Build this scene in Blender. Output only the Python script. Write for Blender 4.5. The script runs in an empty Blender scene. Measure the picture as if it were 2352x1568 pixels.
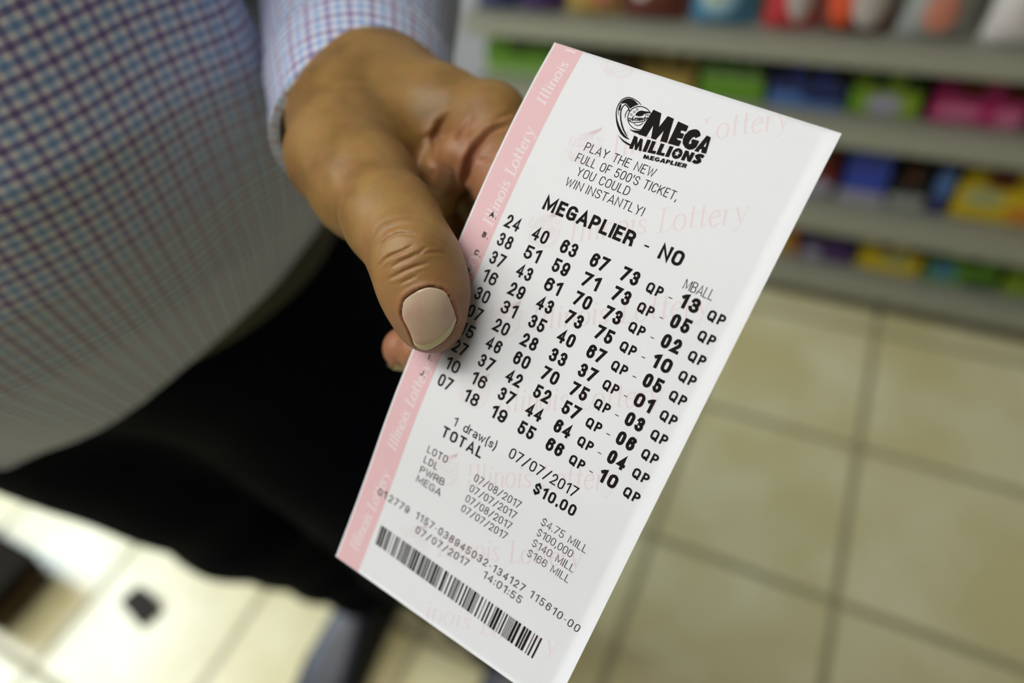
import bpy, bmesh, math, random
import numpy as np
from mathutils import Vector, Matrix

random.seed(7)
S = bpy.context.scene
COL = S.collection

# ---------------------------------------------------------------- camera, light, exposure
CAM_RIGHT, CAM_DOWN, CAM_FWD = (0.900188, 0.421126, -0.110969), (0.245024, -0.700404, -0.670371), (-0.360034, 0.576270, -0.733682)
LENS = 23.265
cam_data = bpy.data.cameras.new('camera')
cam = bpy.data.objects.new('camera', cam_data)
COL.objects.link(cam)
_r, _d, _f = Vector(CAM_RIGHT), Vector(CAM_DOWN), Vector(CAM_FWD)
cam.matrix_world = Matrix(((_r.x, -_d.x, -_f.x, 0), (_r.y, -_d.y, -_f.y, 0), (_r.z, -_d.z, -_f.z, 1.23), (0, 0, 0, 1)))
cam_data.sensor_width = 36
cam_data.lens = LENS
cam_data.clip_start = 0.02
cam_data.clip_end = 50
cam_data.dof.use_dof = True
cam_data.dof.focus_distance = 0.186
cam_data.dof.aperture_fstop = 3.6
cam_data.dof.aperture_blades = 0
S.camera = cam

world = bpy.data.worlds.new('world')
S.world = world
world.use_nodes = True
world.node_tree.nodes['Background'].inputs[0].default_value = (0.80, 0.88, 1.0, 1)
world.node_tree.nodes['Background'].inputs[1].default_value = 0.02
S.view_settings.view_transform = 'Standard'
S.view_settings.look = 'None'
S.view_settings.exposure = 0.44
S.view_settings.gamma = 1.0
S.view_settings.use_curve_mapping = False
LAMP_STRENGTH = 9.6      # diffusers of the ceiling lights
DAYLIGHT = 12.0            # daylight through the shop front

# ---------------------------------------------------------------- helpers
def mat(name, col, rough=0.6, spec=0.5, noise=0.0, nscale=30.0, bump=0.0, metallic=0.0, sss=0.0, sheen=0.0, coat=0.0):
    m = bpy.data.materials.new(name)
    m.use_nodes = True
    nt = m.node_tree
    b = nt.nodes['Principled BSDF']
    b.inputs['Base Color'].default_value = (*col, 1)
    b.inputs['Roughness'].default_value = rough
    b.inputs['Specular IOR Level'].default_value = spec
    b.inputs['Metallic'].default_value = metallic
    b.inputs['Sheen Weight'].default_value = sheen
    b.inputs['Coat Weight'].default_value = coat
    if noise or bump:
        tc = nt.nodes.new('ShaderNodeTexCoord')
        n = nt.nodes.new('ShaderNodeTexNoise')
        n.inputs['Scale'].default_value = nscale
        n.inputs['Detail'].default_value = 5
        nt.links.new(tc.outputs['Object'], n.inputs['Vector'])
        if noise:
            mx = nt.nodes.new('ShaderNodeMix')
            mx.data_type = 'RGBA'
            mx.inputs['A'].default_value = (*[c * (1 - noise) for c in col], 1)
            mx.inputs['B'].default_value = (*[min(1, c * (1 + noise)) for c in col], 1)
            nt.links.new(n.outputs['Fac'], mx.inputs['Factor'])
            nt.links.new(mx.outputs['Result'], b.inputs['Base Color'])
        if bump:
            bp = nt.nodes.new('ShaderNodeBump')
            bp.inputs['Strength'].default_value = bump
            bp.inputs['Distance'].default_value = 0.002
            nt.links.new(n.outputs['Fac'], bp.inputs['Height'])
            nt.links.new(bp.outputs['Normal'], b.inputs['Normal'])
    return m

def emit(name, col, s):
    m = bpy.data.materials.new(name)
    m.use_nodes = True
    nt = m.node_tree
    nt.nodes.remove(nt.nodes['Principled BSDF'])
    e = nt.nodes.new('ShaderNodeEmission')
    e.inputs[0].default_value = (*col, 1)
    e.inputs[1].default_value = s
    nt.links.new(e.outputs[0], nt.nodes['Material Output'].inputs[0])
    return m

class NB:
    """small node builder for math heavy materials"""
    def __init__(s, m):
        s.nt = m.node_tree
    def _in(s, sock, v):
        if isinstance(v, (int, float)):
            sock.default_value = v
        elif isinstance(v, tuple):
            sock.default_value = (*v, 1) if len(v) == 3 and sock.type == 'RGBA' else v
        else:
            s.nt.links.new(v, sock)
    def math(s, op, a, b=0.0, c=0.0):
        n = s.nt.nodes.new('ShaderNodeMath'); n.operation = op
        for i, v in enumerate((a, b, c)):
            s._in(n.inputs[i], v)
        return n.outputs[0]
    def mix(s, f, a, b, blend='MIX'):
        n = s.nt.nodes.new('ShaderNodeMix'); n.data_type = 'RGBA'; n.blend_type = blend
        s._in(n.inputs['Factor'], f); s._in(n.inputs['A'], a); s._in(n.inputs['B'], b)
        return n.outputs['Result']
    def smooth(s, v, a, b):
        n = s.nt.nodes.new('ShaderNodeMapRange'); n.interpolation_type = 'SMOOTHSTEP'
        s._in(n.inputs[0], v); n.inputs[1].default_value = a; n.inputs[2].default_value = b
        return n.outputs[0]
    def noise(s, vec, scale, detail=4):
        n = s.nt.nodes.new('ShaderNodeTexNoise')
        s._in(n.inputs['Vector'], vec); n.inputs['Scale'].default_value = scale; n.inputs['Detail'].default_value = detail
        return n.outputs['Fac']
    def tex(s, kind='Object'):
        return s.nt.nodes.new('ShaderNodeTexCoord').outputs[kind]
    def sep(s, v):
        n = s.nt.nodes.new('ShaderNodeSeparateXYZ'); s._in(n.inputs[0], v)
        return n.outputs

def obj(name, verts, faces, m, parent=None, smooth=False, mats=None, fmat=None):
    me = bpy.data.meshes.new(name)
    me.from_pydata([tuple(v) for v in verts], [], [tuple(f) for f in faces])
    for x in (mats or [m]):
        me.materials.append(x)
    if fmat is not None:
        me.polygons.foreach_set('material_index', fmat)
    if smooth:
        me.polygons.foreach_set('use_smooth', [True] * len(me.polygons))
    me.update()
    o = bpy.data.objects.new(name, me)
    COL.objects.link(o)
    if parent is not None:
        o.parent = parent
    return o

def bmobj(name, bm, m, parent=None, smooth=False):
    me = bpy.data.meshes.new(name)
    bmesh.ops.recalc_face_normals(bm, faces=bm.faces)
    bm.to_mesh(me); bm.free()
    me.materials.append(m)
    if smooth:
        me.polygons.foreach_set('use_smooth', [True] * len(me.polygons))
    o = bpy.data.objects.new(name, me)
    COL.objects.link(o)
    if parent is not None:
        o.parent = parent
    return o

def add_box(bm, x0, x1, y0, y1, z0, z1, bevel=0.0):
    r = bmesh.ops.create_cube(bm, size=1)
    vs = r['verts']
    for v in vs:
        v.co = Vector(((x0 + x1) / 2 + v.co.x * (x1 - x0), (y0 + y1) / 2 + v.co.y * (y1 - y0), (z0 + z1) / 2 + v.co.z * (z1 - z0)))
    if bevel:
        es = list({e for v in vs for e in v.link_edges})
        bmesh.ops.bevel(bm, geom=es, offset=bevel, segments=2, affect='EDGES')

def box(name, x0, x1, y0, y1, z0, z1, m, parent=None, bevel=0.0):
    bm = bmesh.new()
    add_box(bm, x0, x1, y0, y1, z0, z1, bevel)
    return bmobj(name, bm, m, parent)

def empty(name, loc=(0, 0, 0)):
    o = bpy.data.objects.new(name, None)
    o.empty_display_size = 0.05
    COL.objects.link(o)
    o.location = loc
    return o

def tag(o, label, cat, group=None, kind=None):
    o['label'] = label
    o['category'] = cat
    if group:
        o['group'] = group
    if kind:
        o['kind'] = kind
    return o

def struct(o):
    o['kind'] = 'structure'
    return o

# ---------------------------------------------------------------- setting
def floor_material():
    m = mat('floor_tile', (0.5, 0.45, 0.25), rough=0.3, spec=0.75)
    nb = NB(m); b = m.node_tree.nodes['Principled BSDF']
    co = nb.tex('Object'); x, y, z = nb.sep(co)[:3]
    wob = nb.math('MULTIPLY', nb.math('SUBTRACT', nb.noise(co, 9, 2), 0.5), 0.004)
    gx = nb.math('DIVIDE', nb.math('ADD', nb.math('SUBTRACT', x, 0.206), wob), 0.330)
    gy = nb.math('DIVIDE', nb.math('ADD', nb.math('SUBTRACT', y, 0.592), wob), 0.344)
    fx = nb.math('ABSOLUTE', nb.math('SUBTRACT', nb.math('FRACT', nb.math('ADD', gx, 0.5)), 0.5))
    fy = nb.math('ABSOLUTE', nb.math('SUBTRACT', nb.math('FRACT', nb.math('ADD', gy, 0.5)), 0.5))
    d = nb.math('MINIMUM', fx, fy)
    tile = nb.smooth(d, 0.017, 0.027)
    n1 = nb.noise(co, 5.0, 6)
    n2 = nb.noise(co, 26.0, 5)
    a = nb.mix(nb.smooth(n1, 0.34, 0.68), (0.62, 0.54, 0.26), (0.76, 0.70, 0.43))
    a = nb.mix(nb.math('MULTIPLY', nb.smooth(n2, 0.5, 0.75), 0.35), a, (0.58, 0.48, 0.21))
    cell = m.node_tree.nodes.new('ShaderNodeTexWhiteNoise'); cell.noise_dimensions = '2D'
    cv = m.node_tree.nodes.new('ShaderNodeCombineXYZ')
    nb._in(cv.inputs[0], nb.math('FLOOR', gx)); nb._in(cv.inputs[1], nb.math('FLOOR', gy))
    m.node_tree.links.new(cv.outputs[0], cell.inputs['Vector'])
    a = nb.mix(nb.math('MULTIPLY', cell.outputs['Value'], 0.30), a, (0.61, 0.53, 0.26))
    col = nb.mix(tile, (0.30, 0.26, 0.130), a)
    m.node_tree.links.new(col, b.inputs['Base Color'])
    rg = nb.math('SUBTRACT', 0.60, nb.math('MULTIPLY', tile, 0.29))
    m.node_tree.links.new(rg, b.inputs['Roughness'])
    bp = m.node_tree.nodes.new('ShaderNodeBump'); bp.inputs['Distance'].default_value = 0.0015; bp.inputs['Strength'].default_value = 0.35
    nb._in(bp.inputs['Height'], nb.math('ADD', tile, nb.math('MULTIPLY', n2, 0.15)))
    m.node_tree.links.new(bp.outputs[0], b.inputs['Normal'])
    return m

M_FLOOR = floor_material()
M_WALL = mat('painted_wall', (0.36, 0.36, 0.37), rough=0.8, noise=0.04, nscale=6)
M_CEIL = mat('ceiling_tile', (0.50, 0.49, 0.46), rough=0.9, noise=0.06, nscale=60)
M_FRAME = mat('aluminium_frame', (0.55, 0.56, 0.58), rough=0.35, metallic=0.8)
M_DAY = emit('daylight', (0.72, 0.86, 1.0), DAYLIGHT)
M_LAMP = emit('lamp_diffuser', (1.0, 0.98, 0.94), LAMP_STRENGTH)

XL, XR, YB, YF, ZC = -2.6, 3.0, 1.78, -3.2, 2.75
struct(box('floor', XL, XR, YF, YB, -0.05, 0.0, M_FLOOR))
struct(box('ceiling', XL, XR, YF, YB, ZC, ZC + 0.05, M_CEIL))
struct(box('wall_back', XL, XR, YB, YB + 0.08, 0, ZC, M_WALL))
# left wall with a glazed shop front
bm = bmesh.new()
WY0, WY1, WZ0, WZ1 = -0.55, 0.45, 0.95, 2.45
for y0, y1, z0, z1 in ((YF, WY0, 0, ZC), (WY1, YB, 0, ZC), (WY0, WY1, 0, WZ0), (WY0, WY1, WZ1, ZC)):
    add_box(bm, XL - 0.08, XL, y0, y1, z0, z1)
struct(bmobj('wall_left', bm, M_WALL))
win = struct(empty('window_1', (XL - 0.04, 0, 0)))
bm = bmesh.new()
for y0, y1, z0, z1 in ((WY0, WY1, WZ0, WZ0 + 0.05), (WY0, WY1, WZ1 - 0.05, WZ1), (WY0, WY0 + 0.05, WZ0, WZ1), (WY1 - 0.05, WY1, WZ0, WZ1), (WY0, WY1, 1.68, 1.71)):
    add_box(bm, -0.03, 0.03, y0, y1, z0, z1)
bmobj('window_frame', bm, M_FRAME, win)
box('window_pane', -0.012, -0.006, WY0 + 0.03, WY1 - 0.03, WZ0 + 0.03, WZ1 - 0.03, M_DAY, win)
box('trim_1', XL, XR, YB - 0.012, YB, 0, 0.09, mat('skirting', (0.12, 0.11, 0.09), 0.5))['kind'] = 'structure'

def ceiling_light(x, y):
    t = empty('ceiling_light', (x, y, ZC))
    bm = bmesh.new()
    for x0, x1, y0, y1 in ((-0.64, 0.64, -0.33, -0.29), (-0.64, 0.64, 0.29, 0.33), (-0.64, -0.60, -0.29, 0.29), (0.60, 0.64, -0.29, 0.29)):
        add_box(bm, x0, x1, y0, y1, -0.03, 0.0)
    bmobj('frame', bm, M_FRAME, t)
    box('diffuser', -0.60, 0.60, -0.29, 0.29, -0.02, -0.005, M_LAMP, t)
    return t
for (x, y, w) in ((-1.92, -0.45, 'near the shop window'), (-0.50, -0.42, 'above the camera and the ticket')):
    tag(ceiling_light(x, y), 'recessed white fluorescent ceiling panel ' + w, 'ceiling light', 'fluorescent ceiling panels')

# ---------------------------------------------------------------- store shelf
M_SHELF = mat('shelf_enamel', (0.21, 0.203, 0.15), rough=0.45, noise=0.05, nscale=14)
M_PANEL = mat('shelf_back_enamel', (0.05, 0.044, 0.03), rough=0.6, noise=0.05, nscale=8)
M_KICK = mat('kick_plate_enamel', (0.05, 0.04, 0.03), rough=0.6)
M_RAIL = mat('ticket_rail_plastic', (0.27, 0.260, 0.190), rough=0.4, noise=0.05, nscale=20)
SX0, SX1 = -0.80, 1.40
SF, SB = 1.30, 1.72
SHELVES = [(0.125, 0.046), (0.300, 0.055), (0.500, 0.045), (0.650, 0.036)]    # top height, lip height
shelf = tag(empty('store_shelf', (0.3, 1.5, 0)), 'pale grey steel gondola shelf unit with four loaded shelves behind the ticket', 'shelf')
shelf_inv = Vector((0.3, 1.5, 0))
def sbox(name, x0, x1, y0, y1, z0, z1, m, parent=shelf, bevel=0.0):
    o = shelf_inv if parent is shelf else Vector((0, 0, 0))
    return box(name, x0 - shelf_inv.x, x1 - shelf_inv.x, y0 - shelf_inv.y, y1 - shelf_inv.y, z0, z1, m, parent, bevel)
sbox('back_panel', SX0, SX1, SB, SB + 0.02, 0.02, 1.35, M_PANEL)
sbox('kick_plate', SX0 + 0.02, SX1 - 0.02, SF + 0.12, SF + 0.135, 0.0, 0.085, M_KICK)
for xx in (SX0 - 0.022, SX1):
    sbox('end_upright', xx, xx + 0.022, SF + 0.10, SB + 0.02, 0.0, 1.38, mat('upright_enamel', (0.40, 0.40, 0.37), 0.45), shelf, 0.004)
for z, lip in SHELVES:
    b = sbox('shelf_board', SX0, SX1, SF + 0.006, SB, z - 0.018, z, M_SHELF)
    sbox('price_rail', SX0, SX1, SF - 0.006, SF + 0.006, z - lip, z + 0.003, M_RAIL, b, 0.003)

# products ------------------------------------------------------
def pm(name, c, rough=0.4):
    return mat(name, c, rough=rough, spec=0.5, noise=0.10, nscale=22)
CLR = {'cream': (0.62, 0.58, 0.33), 'navy': (0.035, 0.045, 0.16), 'lilac': (0.42, 0.38, 0.44), 'purple': (0.075, 0.03, 0.13), 'orange': (0.72, 0.24, 0.035),
       'gold': (0.50, 0.33, 0.07), 'salmon': (0.75, 0.27, 0.17), 'white': (0.74, 0.66, 0.58), 'maroon': (0.16, 0.035, 0.02), 'redorange': (0.78, 0.085, 0.015),
       'sky': (0.36, 0.55, 0.60), 'teal': (0.07, 0.24, 0.36), 'red': (0.62, 0.035, 0.04), 'grey': (0.36, 0.35, 0.30), 'black': (0.012, 0.010, 0.009),
       'green': (0.16, 0.36, 0.02), 'dkgreen': (0.03, 0.09, 0.012), 'palegreen': (0.30, 0.45, 0.14), 'brown': (0.15, 0.085, 0.012), 'blue': (0.035, 0.07, 0.42),
       'ltblue': (0.10, 0.21, 0.48), 'magenta': (0.50, 0.015, 0.13), 'pink': (0.62, 0.16, 0.26), 'yellow': (0.75, 0.52, 0.01), 'lime': (0.27, 0.40, 0.02), 'dkred': (0.16, 0.012, 0.004), 'olive': (0.42, 0.45, 0.20)}
PMAT = {k: pm('print_' + k, tuple(0.66 * q for q in v)) for k, v in CLR.items()}

def snack_bag(x0, x1, z, base, spots, label, h=0.17, lean=0.03):
    """upright pillow bag: puffed pouch, crimped top seal, printed patches"""
    w = x1 - x0
    t = empty('snack_bag', ((x0 + x1) / 2, 1.366, z + 0.0006))
    nx, nz = 14, 16
    def P(u, v, side):
        puff = (1 - abs(2 * u - 1) ** 2.6) * math.sin(math.pi * min(1, max(0, v * 0.97 + 0.03))) ** 0.5
        x = (u - 0.5) * w * (1 - 0.06 * math.sin(math.pi * v))
        y = side * (0.004 + 0.032 * puff) + lean * v
        return (x, y, v * h)
    vs, fs = [], []
    for side in (-1, 1):
        for j in range(nz + 1):
            for i in range(nx + 1):
                vs.append(P(i / nx, j / nz, side))
    n1 = (nx + 1) * (nz + 1)
    for s in (0, n1):
        for j in range(nz):
            for i in range(nx):
                a = s + j * (nx + 1) + i
                q = (a, a + 1, a + nx + 2, a + nx + 1)
                fs.append(q if s == 0 else q[::-1])
    for i in range(nx):
        for j in (0, nz):
            a = j * (nx + 1) + i; fs.append((a, a + n1, a + n1 + 1, a + 1))
    for j in range(nz):
        for i in (0, nx):
            a = j * (nx + 1) + i; fs.append((a, a + nx + 1, a + n1 + nx + 1, a + n1))
    obj('pouch', vs, fs, PMAT[base], t, True)
    box('top_seal', -w / 2, w / 2, lean - 0.004, lean + 0.004, h - 0.004, h + 0.012, PMAT[base], t)
    for (u0, u1, v0, v1, c, shape) in spots:
        vs, fs = [], []
        n, k = 10, 10
        for j in range(k + 1):
            for i in range(n + 1):
                a, b = i / n * 2 - 1, j / k * 2 - 1
                if shape == 'o':
                    a, b = a * math.sqrt(1 - b * b / 2), b * math.sqrt(1 - a * a / 2)
                u = (u0 + u1) / 2 + a * (u1 - u0) / 2; v = (v0 + v1) / 2 + b * (v1 - v0) / 2
                x, y, zz = P(u, v, -1); vs.append((x, y - 0.0012, zz))
        for j in range(k):
            for i in range(n):
                a = j * (n + 1) + i; fs.append((a, a + 1, a + n + 2, a + n + 1))
        obj('printed_panel', vs, fs, PMAT[c], t, True)
    return tag(t, label, 'snack bag', 'snack bags on the top shelf')

def candy_box(x0, x1, z, h, base, patches, label, group, packs=None, y=1.35, depth=0.16):
    """open display carton with a low sloped front; packs stand inside it"""
    w = x1 - x0
    t = empty('candy_box', ((x0 + x1) / 2, y, z + 0.0006))
    bm = bmesh.new()
    th = 0.0025
    hf = h * 0.62 if packs else h
    add_box(bm, -w / 2, w / 2, 0, depth, 0, th)
    add_box(bm, -w / 2, w / 2, 0, th, 0, hf)
    add_box(bm, -w / 2, w / 2, depth - th, depth, 0, h)
    for sx in (-1, 1):
        x = sx * (w / 2 - th / 2)
        prof = [(0, 0), (depth, 0), (depth, h), (depth * 0.45, h), (0, hf)]
        vsa = [bm.verts.new((x - th / 2, p[0], p[1])) for p in prof]; vsb = [bm.verts.new((x + th / 2, p[0], p[1])) for p in prof]
        bm.faces.new(vsa); bm.faces.new(vsb[::-1])
        for i in range(5):
            j = (i + 1) % 5; bm.faces.new((vsa[i], vsb[i], vsb[j], vsa[j]))
    if not packs:
        add_box(bm, -w / 2, w / 2, 0, depth, h - th, h)
    bmobj('carton', bm, PMAT[base], t)
    for (u0, u1, v0, v1, c, shape) in patches:
        if shape == 'o':
            n = 24
            ring = [((u0 + u1) / 2 * w - w / 2 + math.cos(i / n * 6.2832) * (u1 - u0) / 2 * w, (v0 + v1) / 2 * hf + math.sin(i / n * 6.2832) * (v1 - v0) / 2 * hf) for i in range(n)]
        else:
            ring = [((u0 - .5) * w, v0 * hf), ((u1 - .5) * w, v0 * hf), ((u1 - .5) * w, v1 * hf), ((u0 - .5) * w, v1 * hf)]
        n = len(ring)
        obj('printed_panel', [(a, -0.0008, b) for a, b in ring] + [(a, 0.0002, b) for a, b in ring], [tuple(range(n)), tuple(range(2 * n - 1, n - 1, -1))] + [(i, i + n, (i + 1) % n + n, (i + 1) % n) for i in range(n)], PMAT[c], t)
    if packs:
        n, cols = packs
        pw = (w - 0.008) / n
        for i in range(n):
            xx = -w / 2 + 0.004 + pw * i
            p = box('pack', xx + 0.001, xx + pw - 0.001, 0.008, depth - 0.01, th, h * (0.90 + 0.06 * ((i * 7) % 3 - 1)), PMAT[cols[i % len(cols)]], t, 0.002)
    return tag(t, label, 'candy box', group)

G2, G3, G4 = 'candy boxes on the second shelf down', 'candy boxes on the third shelf down', 'candy boxes on the bottom shelf'
z = 0.65
snack_bag(-0.795, -0.690, z, 'navy', [(0.10, 0.90, 0.22, 0.85, 'cream', 'o')], 'navy snack bag with a big cream panel, first from the shelf\'s left end')
snack_bag(-0.685, -0.585, z, 'purple', [(0.12, 0.72, 0.30, 0.85, 'lilac', 'o')], 'dark purple snack bag with a lilac panel, next to the cream one')
snack_bag(-0.578, -0.462, z, 'gold', [(0.45, 0.92, 0.12, 0.75, 'orange', 'o'), (0.62, 0.95, 0.10, 0.38, 'salmon', 'o')], 'golden yellow snack bag with an orange blob on its right half')
snack_bag(-0.455, -0.322, z, 'maroon', [(0.06, 0.55, 0.25, 0.85, 'white', 'o'), (0.55, 0.90, 0.35, 0.90, 'redorange', 'o')], 'maroon snack bag with a cream disc and a bright red patch')
snack_bag(-0.312, -0.190, z, 'teal', [(0.05, 0.80, 0.12, 0.9, 'sky', 'o'), (0.10, 0.62, 0.25, 0.8, 'cream', 'o')], 'light blue snack bag with a pale centre, on the top shelf')
snack_bag(-0.175, -0.082, z, 'red', [(0.42, 0.97, 0.10, 0.9, 'white', 'o')], 'red snack bag whose right half is white, narrow, beside the light blue one')
snack_bag(-0.076, 0.043, z, 'maroon', [(0.02, 0.55, 0.08, 0.95, 'redorange', 'o'), (0.42, 0.95, 0.08, 0.7, 'white', 'o')], 'orange-red snack bag with a large cream panel at lower right')
snack_bag(0.055, 0.168, z, 'grey', [(0.30, 0.78, 0.08, 0.48, 'salmon', 'o')], 'grey snack bag with a round salmon spot low on its front', lean=0.04)
snack_bag(0.185, 0.300, z, 'white', [(0.45, 0.95, 0.15, 0.6, 'salmon', 'o')], 'white snack bag with a salmon spot, at the photo\'s right edge', lean=0.04)

z, h = 0.50, 0.083
candy_box(-0.785, -0.560, z, h, 'green', [(0.0, 1.0, 0.0, 0.45, 'palegreen', 'q')], 'bright green candy box at the left end, behind the hand', G2, (7, ['green', 'green', 'dkgreen']))
candy_box(-0.545, -0.420, z, h, 'black', [(0.1, 0.9, 0.1, 0.6, 'brown', 'q')], 'black and brown candy box right of the bright green one', G2, (5, ['brown', 'black']))
candy_box(-0.410, -0.285, z, h, 'brown', [(0.1, 0.9, 0.1, 0.8, 'gold', 'q')], 'brown and gold candy box, peeking over the ticket\'s top edge', G2, (5, ['gold', 'brown']))
candy_box(-0.278, -0.150, z, h, 'palegreen', [(0.0, 1.0, 0.0, 0.8, 'green', 'q')], 'leaf green candy box packed with slim upright sticks', G2, (9, ['green', 'palegreen', 'dkgreen']))
candy_box(-0.140, 0.004, z, h, 'navy', [(0.02, 0.98, 0.02, 0.55, 'ltblue', 'q'), (0.45, 0.98, 0.3, 0.95, 'navy', 'q')], 'navy and light blue candy box packed with slim sticks', G2, (8, ['navy', 'black', 'blue']))
candy_box(0.012, 0.135, z, h, 'lime', [(0.25, 0.75, 0.05, 0.85, 'lilac', 'o'), (0.0, 0.15, 0.1, 1.0, 'green', 'q')], 'lime green candy box with a pale lilac oval in its middle', G2, (4, ['lime', 'dkgreen']))
candy_box(0.150, 0.305, z, h, 'magenta', [(0.06, 0.55, 0.15, 0.75, 'pink', 'o'), (0.68, 0.98, 0.05, 0.75, 'pink', 'o')], 'magenta candy box with two pink ovals, right of the lime one', G2, (4, ['magenta', 'dkred']))
candy_box(0.315, 0.46, z, h, 'black', [(0.1, 0.9, 0.1, 0.7, 'dkgreen', 'q')], 'near black candy box right of the magenta one, cut by the photo\'s edge', G2, (4, ['black', 'dkgreen']))

z, h = 0.30, 0.125
candy_box(-0.20, -0.060, z, 0.11, 'brown', [(0.1, 0.9, 0.1, 0.8, 'orange', 'q')], 'brown and orange candy box hidden behind the ticket\'s right edge', G3, (5, ['brown', 'orange']))
candy_box(-0.055, 0.030, z, 0.11, 'dkred', [(0.2, 0.98, 0.05, 0.6, 'lilac', 'o')], 'dark red candy box between the ticket and the blue box', G3, (3, ['dkred', 'maroon']))
candy_box(0.042, 0.128, z, h, 'blue', [(0.0, 1.0, 0.0, 0.22, 'lilac', 'q')], 'tall deep blue candy box on the third shelf', G3, None)
candy_box(0.135, 0.205, z, 0.10, 'black', [(0.02, 0.98, 0.05, 0.55, 'grey', 'q')], 'black candy box with a grey lower band', G3, (3, ['black', 'maroon']))
candy_box(0.210, 0.243, z, 0.11, 'navy', [(0.1, 0.9, 0.4, 0.95, 'ltblue', 'q')], 'slim navy candy box beside the yellow one', G3, None)
candy_box(0.250, 0.440, z, 0.122, 'yellow', [(0.08, 0.45, 0.45, 0.95, 'olive', 'o'), (0.5, 0.98, 0.1, 0.6, 'orange', 'o')], 'wide yellow candy box with an olive oval, at the photo\'s right edge', G3, (4, ['yellow', 'dkred']))

z, h = 0.125, 0.092
candy_box(-0.16, -0.012, z, h, 'orange', [(0.1, 0.9, 0.1, 0.8, 'gold', 'q')], 'orange candy box on the bottom shelf beside the ticket', G4, (5, ['orange', 'gold']))
candy_box(-0.004, 0.112, z, h, 'purple', [(0.05, 0.40, 0.05, 0.6, 'lilac', 'o')], 'dark purple candy box left of the yellow one', G4, (4, ['purple', 'black']))
candy_box(0.120, 0.250, z, h, 'yellow', [(0.38, 0.80, 0.45, 0.95, 'olive', 'o')], 'yellow candy box between the purple and green ones', G4, (4, ['yellow', 'brown']))
candy_box(0.258, 0.395, z, h, 'green', [(0.05, 0.45, 0.2, 0.95, 'teal', 'o'), (0.55, 0.95, 0.0, 0.5, 'dkgreen', 'q')], 'mid green candy box with a teal oval', G4, (4, ['dkgreen', 'green']))
candy_box(0.405, 0.540, z, h, 'lime', [(0.30, 0.80, 0.2, 0.8, 'green', 'o')], 'lime candy box in the bottom right corner of the shelf', G4, (4, ['lime', 'dkgreen']))

# ---------------------------------------------------------------- things on the floor at lower left
M_WOOD = mat('dark_stained_wood', (0.055, 0.034, 0.014), rough=0.75, spec=0.2, noise=0.3, nscale=10, bump=0.2)
cab = tag(empty('display_stand', (-1.36, -0.01, 0)), 'low dark brown wooden display stand at the lower left on the floor', 'display stand')
box('stand_body', -0.22, 0.15, -0.070, 0.068, 0.02, 0.085, M_WOOD, cab, 0.02)
box('stand_top', -0.225, 0.155, -0.074, 0.072, 0.085, 0.10, mat('stand_top_laminate', (0.012, 0.009, 0.005), 0.85, spec=0.1), cab, 0.005)
box('plinth', -0.20, 0.13, -0.06, 0.058, 0.0, 0.02, mat('plinth_paint', (0.07, 0.045, 0.02), 0.6), cab)

bm = bmesh.new()
prof = [(-0.030, 0.0), (0.034, 0.0), (0.034, 0.006), (-0.022, 0.040), (-0.030, 0.040)]
va = [bm.verts.new((p[0], -0.022, p[1])) for p in prof]; vb = [bm.verts.new((p[0], 0.022, p[1])) for p in prof]
bm.faces.new(va); bm.faces.new(vb[::-1])
for i in range(5):
    bm.faces.new((va[i], vb[i], vb[(i + 1) % 5], va[(i + 1) % 5]))
bmesh.ops.bevel(bm, geom=list(bm.edges), offset=0.003, segments=2, affect='EDGES')
wd = bmobj('door_wedge', bm, mat('black_rubber', (0.02, 0.016, 0.012), 0.7, noise=0.1, nscale=40))
wd.location = (-0.99, 0.078, 0.0); wd.rotation_euler = (0, 0, -0.3)
tag(wd, 'small dark rubber wedge lying on the bright floor left of the shoe', 'door wedge')

# ---------------------------------------------------------------- implicit surfaces
# HAND-SDF-BEGIN
def cap(p, a, b, ra, rb):
    a = np.asarray(a, np.float32); b = np.asarray(b, np.float32); ba = b - a
    pa = p - a
    h = np.clip(pa @ ba / max(float(ba @ ba), 1e-12), 0, 1)
    return np.sqrt(((pa - h[:, None] * ba) ** 2).sum(1)) - (ra + (rb - ra) * h)
def smin(a, b, k):
    h = np.maximum(k - np.abs(a - b), 0) / k
    return np.minimum(a, b) - h * h * k * 0.25
def chain(p, pts, k=0.004):
    d = None
    for (a, ra), (b, rb) in zip(pts[:-1], pts[1:]):
        e = cap(p, a, b, ra, rb)
        d = e if d is None else smin(d, e, k)
    return d
WRIST = (-0.1863, 0.2136, 1.1007)
THUMB = [((-0.1759, 0.1829, 1.1029), 0.0178), ((-0.1620, 0.1636, 1.1027), 0.0182), ((-0.1405, 0.1474, 1.1039), 0.0163), ((-0.1156, 0.1280, 1.1092), 0.0122), ((-0.0997, 0.1150, 1.1089), 0.0101), ((-0.0947, 0.1094, 1.1007), 0.0094), ((-0.0927, 0.1059, 1.0935), 0.0083)]
INDEX = [((-0.1164, 0.1957, 1.1042), 0.0145), ((-0.1012, 0.1767, 1.0954), 0.0125), ((-0.0879, 0.1610, 1.0888), 0.0108), ((-0.0933, 0.1341, 1.0764), 0.0092), ((-0.1058, 0.1121, 1.0694), 0.0080)]
MIDDLE = [((-0.1285, 0.2074, 1.0880), 0.0145), ((-0.0994, 0.1780, 1.0615), 0.0112), ((-0.1036, 0.1396, 1.0580), 0.0094), ((-0.1152, 0.1143, 1.0649), 0.0074)]
RING = [((-0.1420, 0.2170, 1.0749), 0.014), ((-0.1146, 0.1908, 1.0436), 0.0108), ((-0.1162, 0.1536, 1.0451), 0.009), ((-0.1243, 0.1333, 1.0549), 0.0076)]
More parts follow.
